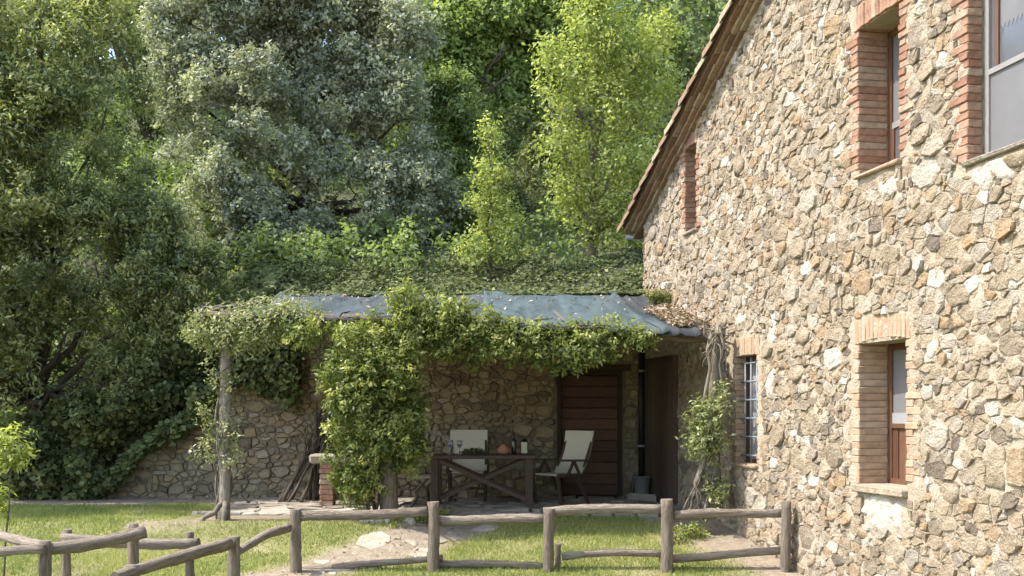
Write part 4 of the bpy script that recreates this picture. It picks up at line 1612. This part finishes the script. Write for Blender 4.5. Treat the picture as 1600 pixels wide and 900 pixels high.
for px, dy, lb in ((703, -.1, 'stemmed wine glass at the outer edge of the table by the runner'), (718, -.02, 'stemmed wine glass standing nearer the green runner on the table')):
    x, y = on_table(px, dy)
    g_ = thing('wine_glass', lb, 'glass', (x, y, TZ), 0, 'wine glasses on the table')
    MB().lathe([(.036, 0), (.036, .004), (.006, .012), (.005, .09), (.02, .105), (.038, .13), (.042, .16), (.034, .205), (.032, .205), (.039, .16), (.034, .13), (.004, .108)], seg=12).build('bowl', M['wine'], g_)
    MB().lathe([(.004, .11), (.03, .132), (.036, .15), (.001, .151)], seg=12).build('wine', M['wineliq'], g_)
x, y = on_table(740, -.05)
rn = thing('herb_tray', 'low dark green tray of herbs on the table in front of the back chair', 'tray', (x, y, TZ))
MB().chamfer(-.17, .17, -.08, .08, 0, .03, .006, .3).build('tray', M['darkwood'], rn)
crown('foliage', rn, [(x, y, TZ + .045, .17, .08, .025)], 60, 12, .015, .03, M['ivy'], .5, .1, .2)
x, y = on_table(787, 0)
bw = thing('terracotta_bowl', 'round terracotta pot beside the dark bottle on the table', 'pot', (x, y, TZ))
bw.scale = (.85, .85, .78)
MB().lathe([(.055, 0), (.09, .03), (.105, .075), (.095, .12), (.06, .145), (.062, .155), (.05, .155), (.05, .14), (.08, .115), (.085, .07), (.05, .02)], seg=18).build('body', M['terracotta'], bw)
MB().lathe([(.05, .148), (.058, .158), (.03, .17), (.012, .175), (.012, .19), (.001, .192)], seg=14).build('lid', M['terracotta'], bw)
x, y = on_table(803, .05)
bo = thing('wine_bottle', 'dark wine bottle between the terracotta pot and the lantern', 'bottle', (x, y, TZ))
MB().lathe([(.036, 0), (.038, .01), (.038, .18), (.03, .21), (.014, .235), (.013, .29), (.015, .292), (.015, .31), (.001, .311)], seg=14).build('body', M['bottle'], bo)
MB().lathe([(.0152, .255), (.0165, .256), (.0165, .313), (.001, .3135)], seg=12).build('capsule', M['wineliq'], bo)
x, y = on_table(819, 0)
la = thing('lantern', 'square glass candle lantern at the end of the table by the armchair', 'lantern', (x, y, TZ))
MB().chamfer(-.055, .055, -.055, .055, 0, .018, .004, .2).build('base', M['dkmetal'], la)
for sx in (-1, 1):
    for sy in (-1, 1):
        MB().box(sx * .048 - .005, sx * .048 + .005, sy * .048 - .005, sy * .048 + .005, .018, .18).build('upright', M['dkmetal'], la)
for sy in (-1, 1):
    MB().box(-.043, .043, sy * .047 - .0015, sy * .047 + .0015, .018, .18).build('pane', M['clear'], la)
    MB().box(sy * .047 - .0015, sy * .047 + .0015, -.043, .043, .018, .18).build('pane', M['clear'], la)
MB().lathe([(.06, .18), (.06, .188), (.03, .215), (.012, .225), (.001, .227)], seg=8).build('lid', M['dkmetal'], la)
MB().tube([(-.03, 0, .21), (-.02, 0, .26), (.02, 0, .26), (.03, 0, .21)], .004, 5).build('handle', M['dkmetal'], la)

# stone bench on brick piers, half hidden by the vine
pb = P(512, 780, 16.9)
bench = thing('stone_bench', 'stone slab on brick piers beside the leaning branches', 'stone bench', (pb.x, 16.9, 0))
MB().chamfer(-.23, .95, -.22, .22, .62, .74, .03, .6, .012, rr).build('slab', M['flag'], bench)
for xo in (0, .68):
    for k in range(8):
        off_ = .008 * (k % 2)
        MB().chamfer(xo - .1 + off_, xo + .1, -.15, .15, .001 + k * .0775, .07 + k * .0775, .008, rr.choice((.3, .5, .6, .8)), .004, rr).build('brick', M['brick'], bench)
# dry branches leaning on the wall
for k in range(22):
    xb = P(rp.choice((rp.uniform(440, 500), rp.uniform(455, 505))), 0, 17.7).x
    xt = P(rp.uniform(490, 522), 0, 18.3).x
    zt = rp.uniform(.75, 1.5)
    if k < 2:
        xb, xt, zt = P(437 + 8 * k, 0, 17.6).x, P(505, 0, 18.2).x, 1.15
    base = Vector((xb, rp.uniform(17.4, 17.9), .0))
    mb = MB()
    r_ = rp.uniform(.016, .036)
    pth = wig(base, (xt, 18.36, zt), 6, .06, rp)
    mb.tube(pth, [r_ * (1 - .07 * i) for i in range(7)], 6, .12, rp.uniform(.2, .65), rnd=rp)
    for _ in range(2):
        i = rp.randint(3, 5)
        mb.tube(wig(pth[i], pth[i] + Vector((rp.uniform(-.2, .25), rp.uniform(-.05, .03), rp.uniform(.15, .4))), 3, .03, rp), [r_ * .5, r_ * .4, r_ * .3, r_ * .15], 5, .1, .4, rnd=rp)
    o = mb.build('dry_branch', M['bark'], None, loc=base)
    tag(o, 'dry bare branch leaning with others against the retaining wall', 'branch', 'dry branches leaning on the wall')
# drainpipe, broom, pot, boot-like block
pp = P(1004, 0, 18.3)
dp = thing('drainpipe', 'black vertical pipe in the corner between wall and house', 'pipe', (pp.x, 18.42, 0))
MB().tube([(0, 0, 0.05), (0, 0, 3.0)], .055, 10).build('pipe', M['dkmetal'], dp)
for z in (.8, 2.0):
    MB().tube([(0, 0, z), (0, 0, z + .04)], .066, 10).build('bracket', M['zinc'], dp)
pq = P(989, 770, 18.1)
br = thing('broom', 'broom with a pale handle leaning in the corner behind the pot', 'broom', (pq.x, 18.1, 0))
MB().tube([(0, 0, .18), (.09, .3, 1.22)], .014, 8).build('handle', M['log'], br)
mb = MB()
for k in range(40):
    a = rp.uniform(-.12, .12)
    mb.tube([(a * .2, 0, .22), (a, rp.uniform(-.03, .03), .0)], .004, 4, .0, rp.random(), rnd=rp)
tag(mb.build('bristles', M['bark'], br), kind='stuff')
pk = P(1003, 765, 17.9)
bk = thing('metal_bucket', 'dull grey bucket standing on a flat stone by the drainpipe', 'bucket', (pk.x, 17.9, .085))
MB().lathe([(.1, 0), (.105, .005), (.14, .26), (.148, .262), (.148, .272), (.135, .272), (.1, .02), (.001, .015)], seg=18).build('body', M['zinc'], bk)
MB().tube([(-.14, 0, .25), (-.1, .02, .33), (0, .03, .37), (.1, .02, .33), (.14, 0, .25)], .005, 5).build('handle', M['dkmetal'], bk)
mb = MB()
add_stone(mb, [(-.25, -.18), (.22, -.2), (.27, .1), (.1, .2), (-.22, .16)], 0, .085, .35, rr, lambda u, v, w: (u, v, w), .9)
o = mb.build('step_stone', M['flag'])
o.location = (pk.x, 17.9, 0)
tag(o, 'flat low stone under the grey bucket', 'stone')
# small pale rocks by the vine foot
for k, (px, py, s, lb) in enumerate(((590, 829, .12, 'largest pale rock by the foot of the hanging vine'), (603, 838, .09, 'small pale rock in front of the vine post'),
                                      (572, 824, .07, 'small pale rock farther from the post under the hanging vine'), (640, 830, .08, 'small pale rock between vine post and path'))):
    p = P(px, py, 14.45)
    p.z = lawn_z(p.x, p.y)
    mb = MB()
    add_stone(mb, [(s * math.cos(q * math.pi / 3) * rr.uniform(.8, 1.2), s * .8 * math.sin(q * math.pi / 3) * rr.uniform(.8, 1.2)) for q in range(6)], 0, s * .9, rr.uniform(.8, 1), rr, lambda u, v, w: (u, v, w), .7)
    o = mb.build('rock', M['stone'])
    o.location = p
    tag(o, lb, 'rock', 'pale rocks by the vine')

# ------------------------------------------------------------------ ivy
def ivy_surface(name, pts, nrm, size, mat, tint_mu=.45):
    n = len(pts)
    v = leaf_verts(pts, nrm * 1.2, size * NR.uniform(.6, 1.3, n), .85, None, .6, .3)
    return np_mesh(name, v, 4, NR.normal(tint_mu, .2, n), mat)


# hanging ivy over the corner of the retaining wall
hv = thing('hanging_ivy', 'dark ivy hanging over the retaining wall below the left end of the pergola roof', 'ivy', (P(420, 0, 18.5).x, 18.5, 2.8))
lob = []
for px, y0, y1, wx in ((390, 540, 610, 35), (420, 540, 620, 35), (450, 545, 635, 20), (375, 540, 580, 25), (445, 530, 570, 30), (400, 500, 560, 50)):
    a, b_ = P(px, y0, 18.35), P(px, y1, 18.35)
    lob.append((a.x, 18.36, (a.z + b_.z) / 2, wx * 18.4 / FPX, .16, (a.z - b_.z) / 2))
crown('foliage', hv, lob, 420, 14, .08, .085, M['ivy'], .8, .3, .2, .16, .6, .3, 0)
# bank ivy on the left
pts, nr = [], []
for _ in range(34000):
    x = NR.uniform(-10.5, -3.9)
    s = NR.random() ** 1.2
    y = 18.3 + s * 2.4
    nz = noise.noise(Vector((x * 1.3, y * 1.3, 8)))
    nz2 = noise.noise(Vector((x * 4, y * 4, 2)))
    if y < 18.75:
        zt = wall_top(x) + .05
        z = zt - NR.random() * (.2 + .3 * nz) if x > -6.9 else NR.uniform(-.05, .5)
        y = 18.42 + NR.uniform(-.2, .12)
    else:
        z = hill_z(x, y) + .12 + .25 * max(0, nz)
    pts.append((x, y - abs(NR.normal(0, .07)) - .22 * max(0, nz2), z + NR.normal(0, .06)))
    nr.append((0, -.9, .6))
pts, nr = np.array(pts), np.array(nr)
tag(link('ivy_bank', ivy_surface('ivy_bank', pts, nr, .10, M['ivy'])), 'dark ivy covering the sloping bank over the low end of the retaining wall', 'ivy', None, 'stuff')
# mound of ivy at the foot of the bank where the wall runs out
lob = []
for px, py, wx, hy_ in ((60, 720, 60, 45), (100, 690, 60, 60), (150, 668, 50, 50), (215, 615, 50, 45), (40, 740, 50, 25), (285, 585, 45, 45), (115, 728, 40, 35), (180, 640, 40, 40)):
    p = P(px, py, 18.1)
    lob.append((p.x, 18.25, p.z, wx / 100., .35, hy_ / 100.))
im = thing('ivy_mound', 'thick ivy mound spilling down at the low end of the retaining wall', 'ivy', (-7, 18.2, 0))
crown('foliage', im, lob, 1000, 14, .08, .095, M['ivy'], .8, .4, .25, .2, .6, .3, .1, sub=70)
# ivy and brambles along the top of the wall behind the pergola
pts = []
for _ in range(21000):
    x = NR.uniform(-4.3, 2.4)
    y = 18.25 + NR.random() ** 1.5 * 2.8
    nz = noise.noise(Vector((x * 1.4, y * 1.4, 1)))
    nz += .5 * noise.noise(Vector((x * 4, y * 4, 2)))
    if nz < -.28 and NR.random() < .8:
        continue
    hgt = (.10 + .4 * max(0, nz)) * min(1, (y - 18.3) / .4)
    if x > .9:
        hgt *= .6
    pts.append((x, y, hill_z(x, max(y, 18.75)) + .05 + hgt * NR.random() ** .5 + (.08 if y < 18.7 else 0)))
pts = np.array(pts)
tag(link('ivy_cover', ivy_surface('ivy_cover', pts, np.tile([0, -.5, .8], (len(pts), 1)), .065, M['ivy'], .42)), 'ivy and brambles creeping over the wall top behind the pergola roof', 'ivy', None, 'stuff')


# ------------------------------------------------------------------ trees
def tree(name, label, cat, base, lobes, nclump, per, sig, ls, mat, r0, top, limbs=None, tint=.35, group='trees and shrubs on the hillside', ntwig=1, **kw):
    t_ = thing(name, label, cat, base, 0, group)
    base = Vector(base)
    if limbs is None:
        limbs = [Vector(l[:3]) for l in lobes]
    wood(t_, base - Vector((0, 0, .15)), top, r0, r0 * .3, limbs, tint, amp=.1 * max(1, (Vector(top) - base).length / 5), ntwig=ntwig)
    crown('crown', t_, lobes, nclump, per, sig, ls, mat, **kw)
    return t_


def lobes_px(spec, default_d=None):
    """(px, py, Y, half width px, half height px[, depth radius])"""
    out = []
    for q in spec:
        px, py, Y, wx, hy_ = q[:5]
        p = P(px, py, Y)
        s = Y / FPX
        out.append((p.x, p.y, p.z, wx * s, q[5] if len(q) > 5 else (wx + hy_) / 2 * s * .8, hy_ * s))
    return out


def on_hill(px, Y):
    x = P(px, 0, Y).x
    return (x, Y, hill_z(x, Y))


# big laurel on the left
lb = lobes_px([(40, 60, 18.6, 110, 110), (120, 40, 19.2, 90, 110), (170, 150, 19.0, 60, 110), (60, 200, 18.4, 100, 100), (140, 260, 18.6, 80, 100), (20, 330, 18.2, 90, 90),
               (100, 390, 18.4, 90, 90), (180, 400, 18.6, 75, 90), (30, 470, 18.2, 90, 90), (110, 510, 18.3, 85, 80), (200, 510, 18.5, 70, 75), (40, 580, 18.3, 80, 60), (-80, 200, 18.4, 120, 230), (-60, 480, 18.3, 100, 150), (150, 570, 18.5, 70, 50), (60, 640, 18.1, 90, 50), (130, 625, 18.2, 80, 50), (-30, 630, 18.0, 90, 60), (210, 590, 18.3, 60, 45), (-160, 590, 16.3, 110, 80), (-210, 480, 16.2, 120, 90), (-150, 520, 15.6, 100, 80)]) + [(-9.3, 15.9, 3.6, 1.2, .9, 1.0), (-9.4, 15.7, 4.9, 1.3, 1.0, 1.1), (-9.2, 16.1, 6.0, 1.2, .9, 1.0), (-9.5, 15.2, 3.2, 1.1, .8, 1.0)]  # last lobes lie out of frame, added to cast shade on the lawn
tree('laurel_tree', 'tall dense laurel tree filling the side nearest the low ivy mound', 'tree', on_hill(60, 19.4), lb, 6600, 26, .085, .095, M['laurel'], .16, P(60, 0, 19.4), tip=.55, upright=.55, aspect=.36, spread=.17, sub=260)
lb = lobes_px([(230, 420, 18.9, 60, 90), (280, 470, 18.8, 60, 70), (220, 330, 19.2, 40, 80), (310, 420, 19.0, 35, 55), (260, 540, 18.8, 70, 50), (340, 500, 18.9, 40, 50)])
tree('laurel_bush', 'smaller laurel bush with pale tips between the tall laurel and the grey oak', 'shrub', on_hill(260, 19.3), lb, 1800, 24, .08, .09, M['laurel'], .07, P(250, 330, 19.3), tip=.7, upright=.6, aspect=.36, spread=.17, sub=95)
# grey evergreen oak
lb = lobes_px([(330, 60, 22, 85, 90), (420, 20, 22.5, 90, 90), (500, 70, 22.6, 95, 100), (590, 60, 22.8, 80, 100), (290, 150, 21.8, 60, 60), (370, 170, 21.4, 90, 80), (340, 260, 21.3, 75, 60), (430, 280, 21.2, 80, 60),
               (540, 190, 22.3, 75, 75), (620, 190, 22.6, 65, 90), (400, 360, 21.3, 95, 60), (560, 310, 22, 80, 65), (640, 310, 22.4, 65, 70), (500, 390, 21.8, 80, 50), (600, 400, 22, 70, 40), (320, 330, 21.4, 60, 50), (460, 140, 22.8, 70, 70)])
tree('evergreen_oak', 'large grey-green evergreen oak with a dark trunk behind the pergola', 'tree', on_hill(480, 22.8), lb, 7600, 24, .085, .085, M['oak'], .2, P(475, 60, 22.8), tint=.05, tip=.4, aspect=.5, spread=.15, ntwig=2, shell=.5, sub=340)
# young yellow-green tree
lb = lobes_px([(930, 40, 21, 50, 70), (970, 90, 21.1, 60, 50), (890, 120, 20.9, 50, 45), (940, 170, 21, 70, 50), (1000, 180, 21.2, 40, 50), (880, 230, 20.9, 45, 45), (960, 260, 21, 65, 40), (1010, 110, 21.3, 30, 60),
               (900, 310, 21, 50, 35), (970, 330, 21.1, 50, 35), (1000, 280, 21.3, 35, 40), (920, 0, 21.2, 40, 40), (930, 370, 21, 40, 25), (1040, 150, 21.4, 30, 40), (862, 90, 20.8, 28, 30), (855, 150, 20.8, 22, 25), (1045, 220, 21.3, 22, 30), (1030, 60, 21.4, 30, 35)])
tree('young_tree', 'slender young tree with yellow-green spring leaves beside the house eave', 'tree', on_hill(928, 21.2), lb, 1080, 18, .12, .085, M['young'], .09, P(935, 20, 21.2), tint=.75, tip=.2, shell=.2, aspect=.5, spread=.18, ntwig=2)
lb = lobes_px([(765, 215, 20, 18, 30), (770, 270, 20, 30, 30), (755, 320, 20, 30, 30), (785, 330, 20, 25, 30), (765, 375, 20, 38, 28), (740, 400, 19.9, 25, 22), (800, 395, 20, 28, 25)])
tree('sapling', 'thin yellow-green sapling behind the middle of the pergola roof', 'tree', on_hill(768, 20), lb, 330, 15, .07, .065, M['young'], .03, P(767, 205, 20), tint=.5, tip=.2, shell=.2, aspect=.5)
lb = lobes_px([(690, 170, 24, 50, 50), (720, 230, 24, 50, 50), (670, 260, 23.5, 45, 50), (710, 320, 23.3, 55, 45), (660, 360, 23, 45, 40), (720, 390, 23, 55, 30)])
tree('hazel_shrub', 'mid green shrub with silvery leaf backs right of the grey oak', 'shrub', on_hill(695, 24), lb, 1300, 18, .1, .09, M['decid'], .07, P(695, 150, 24), tip=.35, aspect=.6, spread=.2, sub=95)
lb = lobes_px([(820, 215, 26, 60, 30), (860, 240, 26, 50, 40), (800, 280, 26, 50, 40), (850, 320, 25.5, 60, 45), (900, 380, 25, 60, 40), (820, 390, 24.5, 60, 40), (960, 400, 25, 60, 40), (990, 350, 26, 40, 50), (800, 345, 24.5, 50, 45), (850, 365, 24.5, 50, 40), (900, 330, 25, 40, 50)])
tree('rounded_shrub', 'rounded deep green shrub behind the sapling and the young tree', 'shrub', on_hill(840, 26), lb, 1500, 18, .11, .095, M['ivy'], .08, P(840, 220, 26), tip=.3, aspect=.55, spread=.18, sub=95)
# dark deciduous tree behind, with the long bough
lb = lobes_px([(700, 30, 30, 80, 70), (790, 40, 30, 80, 70), (860, 60, 30.5, 60, 70), (760, 120, 30, 80, 50), (840, 140, 30.5, 60, 50), (700, 130, 30, 60, 50), (780, 180, 30, 70, 40), (640, 20, 30.5, 60, 60), (800, -40, 31, 120, 50), (690, 210, 30, 50, 50)])
tree('deciduous_tree', 'tall green deciduous tree with a long bare bough behind the grey oak', 'tree', on_hill(670, 30.5), lb, 3600, 20, .15, .13, M['lit_decid'], .22, P(680, -60, 30.5), limbs=[P(800, 112, 28.9), P(790, 70, 29), P(740, 150, 29.5), P(860, 40, 30)], tint=.4, tip=.3, aspect=.6, spread=.2, shell=.35, ntwig=3, sub=190)
lb = lobes_px([(200, 20, 27, 60, 60), (270, 50, 27, 60, 60), (320, -10, 27.5, 70, 50), (240, 110, 27, 60, 50), (180, -40, 27, 80, 50), (200, 180, 27, 60, 50)])
tree('leaning_tree', 'bright green tree with a dark leaning bough between the laurel and the oak', 'tree', on_hill(260, 27.5), lb, 1300, 18, .13, .11, M['decid'], .15, P(150, -30, 26.5), limbs=[P(165, 10, 26.2), P(205, 55, 26.2), P(290, 20, 27)], tint=.1, tip=.3, aspect=.6, spread=.2, shell=.35, sub=100)
lb = lobes_px([(1060, 60, 33, 50, 50), (1100, 40, 33, 50, 40), (1050, 130, 32, 45, 50), (1090, 110, 33, 50, 50), (1030, 200, 31, 40, 60), (1120, 20, 34, 60, 40), (1060, 230, 31, 50, 60)])
tree('grey_tree', 'pale grey-green tree showing beyond the sloping roof edge', 'tree', on_hill(1075, 33), lb, 1500, 16, .15, .10, M['greytree'], .14, P(1075, 20, 33), tint=.8, tip=.3, aspect=.45, spread=.16, shell=.3, ntwig=3, sub=100)
lb = lobes_px([(1020, 30, 38, 50, 30), (960, 20, 38, 60, 30), (890, 30, 39, 60, 40), (900, 100, 38, 70, 50), (1000, 90, 37, 60, 50)])
tree('grey_tree', 'hazy grey-green tree farther up the hill behind the young tree', 'tree', on_hill(970, 38.5), lb, 1100, 16, .17, .12, M['greytree'], .14, P(970, 30, 38.5), tint=.7, tip=.3, aspect=.45, spread=.16, shell=.3, ntwig=2, sub=100)

# undergrowth on the slope and the wood farther up: masses nobody could count
lob = []
for _ in range(190):
    x, y = NR.uniform(-7, 4.5), NR.uniform(19.6, 33)
    lob.append((x, y, hill_z(x, y) + .3, NR.uniform(.4, .7), NR.uniform(.4, .6), NR.uniform(.3, .65)))
for _ in range(110):
    x, y = NR.uniform(-14, -4.5), 19.0 + 13 * NR.random() ** 1.6
    lob.append((x, y, hill_z(x, y) + .4, NR.uniform(.5, .8), NR.uniform(.4, .6), NR.uniform(.5, 1.0)))
o = crown('undergrowth', None, lob, 8500, 15, .1, .10, M['decid'], .6, .4, .3, .2)
tag(o, 'low green undergrowth on the slope between the trees', 'undergrowth', None, 'stuff')
lob = []
for _ in range(150):
    y = NR.uniform(29, 46)
    px = NR.uniform(-250, 1280)
    x = P(px, 0, y).x
    h = NR.uniform(1.5, 7.0)
    zz = hill_z(x, y) + h
    top_px = HOR - (zz + 1.2 - EYE) * FPX / y
    if (760 < px < 920 or 990 < px < 1090) and top_px < 18:
        zz -= (18 - top_px) * y / FPX
    r_ = NR.uniform(1.0, 1.9)
    lob.append((x, y, zz, r_, r_ * .8, r_ * .9))
o = crown('woodland', None, lob, 5200, 16, .24, .2, M['decid'], .6, .4, .3, .2)
tag(o, 'dense green wood rising up the hill behind the nearer trees', 'wood', None, 'stuff')

# leafy sprig at the left edge of the lawn
sp = P(12, 800, 12.2)
sg = thing('leafy_sprig', 'bright yellow-green leafy shoot at the very edge of the lawn', 'plant', (sp.x, 12.2, lawn_z(sp.x, 12.2)))
lob = lobes_px([(28, 675, 12.2, 20, 10, .12), (20, 700, 12.2, 30, 12, .14), (35, 718, 12.2, 22, 10, .12), (10, 722, 12.2, 25, 12, .14), (0, 690, 12.2, 20, 20, .14), (-2, 780, 12.2, 14, 25, .1), (0, 800, 12.2, 18, 12, .1)])
crown('foliage', sg, lob, 90, 9, .035, .085, M['young'], .3, .2, .2, .12, .4, .9, 0)
mb = MB()
mb.tube(wig((sp.x - .05, 12.2, lawn_z(sp.x, 12.2) - .05), P(24, 665, 12.2), 6, .03), [.012, .011, .01, .008, .007, .005, .003], 6, .1, .5)
for q in ((28, 675), (35, 718), (10, 722), (0, 690), (-2, 780)):
    mb.tube(wig(P(12, q[1] + 22, 12.2), P(q[0], q[1], 12.2), 3, .02), [.006, .005, .004, .002], 5, .1, .5)
mb.build('stem', M['bark'], sg, local=False)

# ------------------------------------------------------------------ grass
N = 210000
gy = 9.0 + (17.9 - 9.0) * NR.random(N) ** 0.9
gx = NR.uniform(-.5, .33, N) * gy
ok, gz, ss = [], [], []
for i in range(N):
    x, y = gx[i], gy[i]
    if in_poly(x, y, TERR) or x > wall_x(y) - .05:
        continue
    s = soil_amt(x, y)
    if NR.random() < s * 1.02 or path_d(x, y) < .3:
        continue
    ok.append(i)
    gz.append(lawn_z(x, y))
    ss.append(s)
ok = np.array(ok)
n = len(ok)
c = np.stack([gx[ok], gy[ok], np.array(gz)], 1)
h = NR.uniform(.022, .06, n) * (1 - .4 * np.array(ss))
patch = np.array([noise.noise(Vector((p[0] * 1.6, p[1] * 1.6, 0))) for p in c])
patch2 = np.array([noise.noise(Vector((p[0] * .6, p[1] * .6, 4))) for p in c])
d = norm(NR.normal(0, 1, (n, 3)) * np.array([1, 1, 0]))
lean = NR.normal(0, .5, (n, 3)) * np.array([1, 1, 0]) * h[:, None]
wd = .0065
v = np.stack([c - d * wd - [0, 0, .01], c + d * wd - [0, 0, .01], c + lean + np.array([0, 0, 1]) * h[:, None]], 1).reshape(-1, 3)
tint = .48 + .3 * patch + .3 * patch2 + NR.normal(0, .16, n) + .35 * np.array(ss)
tag(link('grass', np_mesh('grass', v, 3, tint, M['grass'])), 'short yellow-green lawn grass', 'grass', None, 'stuff')
# weeds and small plants along the foot of the house and terrace
lob = []
for px, py, Y, s in ((1085, 815, 14.3, .2), (1060, 822, 14.0, .16), (660, 822, 14.7, .16), (690, 815, 15, .15), (560, 812, 14.8, .14), (620, 835, 14.3, .12)):
    x = P(px, 0, Y).x
    lob.append((x, Y, lawn_z(x, Y) + .06, s, s * .7, .09))
o = crown('weeds', None, lob, 130, 12, .04, .05, M['vine'], .4, .2, .3)
tag(o, 'low green weeds at the foot of the terrace and the old vine', 'weeds', None, 'stuff')
# fallen leaves and crumbs on the bare earth
n = 3000
fy = NR.uniform(11, 18.4, n)
fx = NR.uniform(-.46, .24, n) * fy
keep = [i for i in range(n) if soil_amt(fx[i], fy[i]) > .5 and not in_poly(fx[i], fy[i], TERR) and fx[i] < wall_x(fy[i]) - .05]
c = np.stack([fx[keep], fy[keep], np.array([lawn_z(fx[i], fy[i]) + .012 for i in keep])], 1)
v = leaf_verts(c, np.zeros_like(c), NR.uniform(.02, .055, len(c)), .6, None, .35, 1.2)
tag(link('leaf_litter', np_mesh('leaf_litter', v, 4, NR.random(len(c)), M['litter'])), 'dry fallen leaves on the bare earth of the lawn edge', 'leaf litter', None, 'stuff')
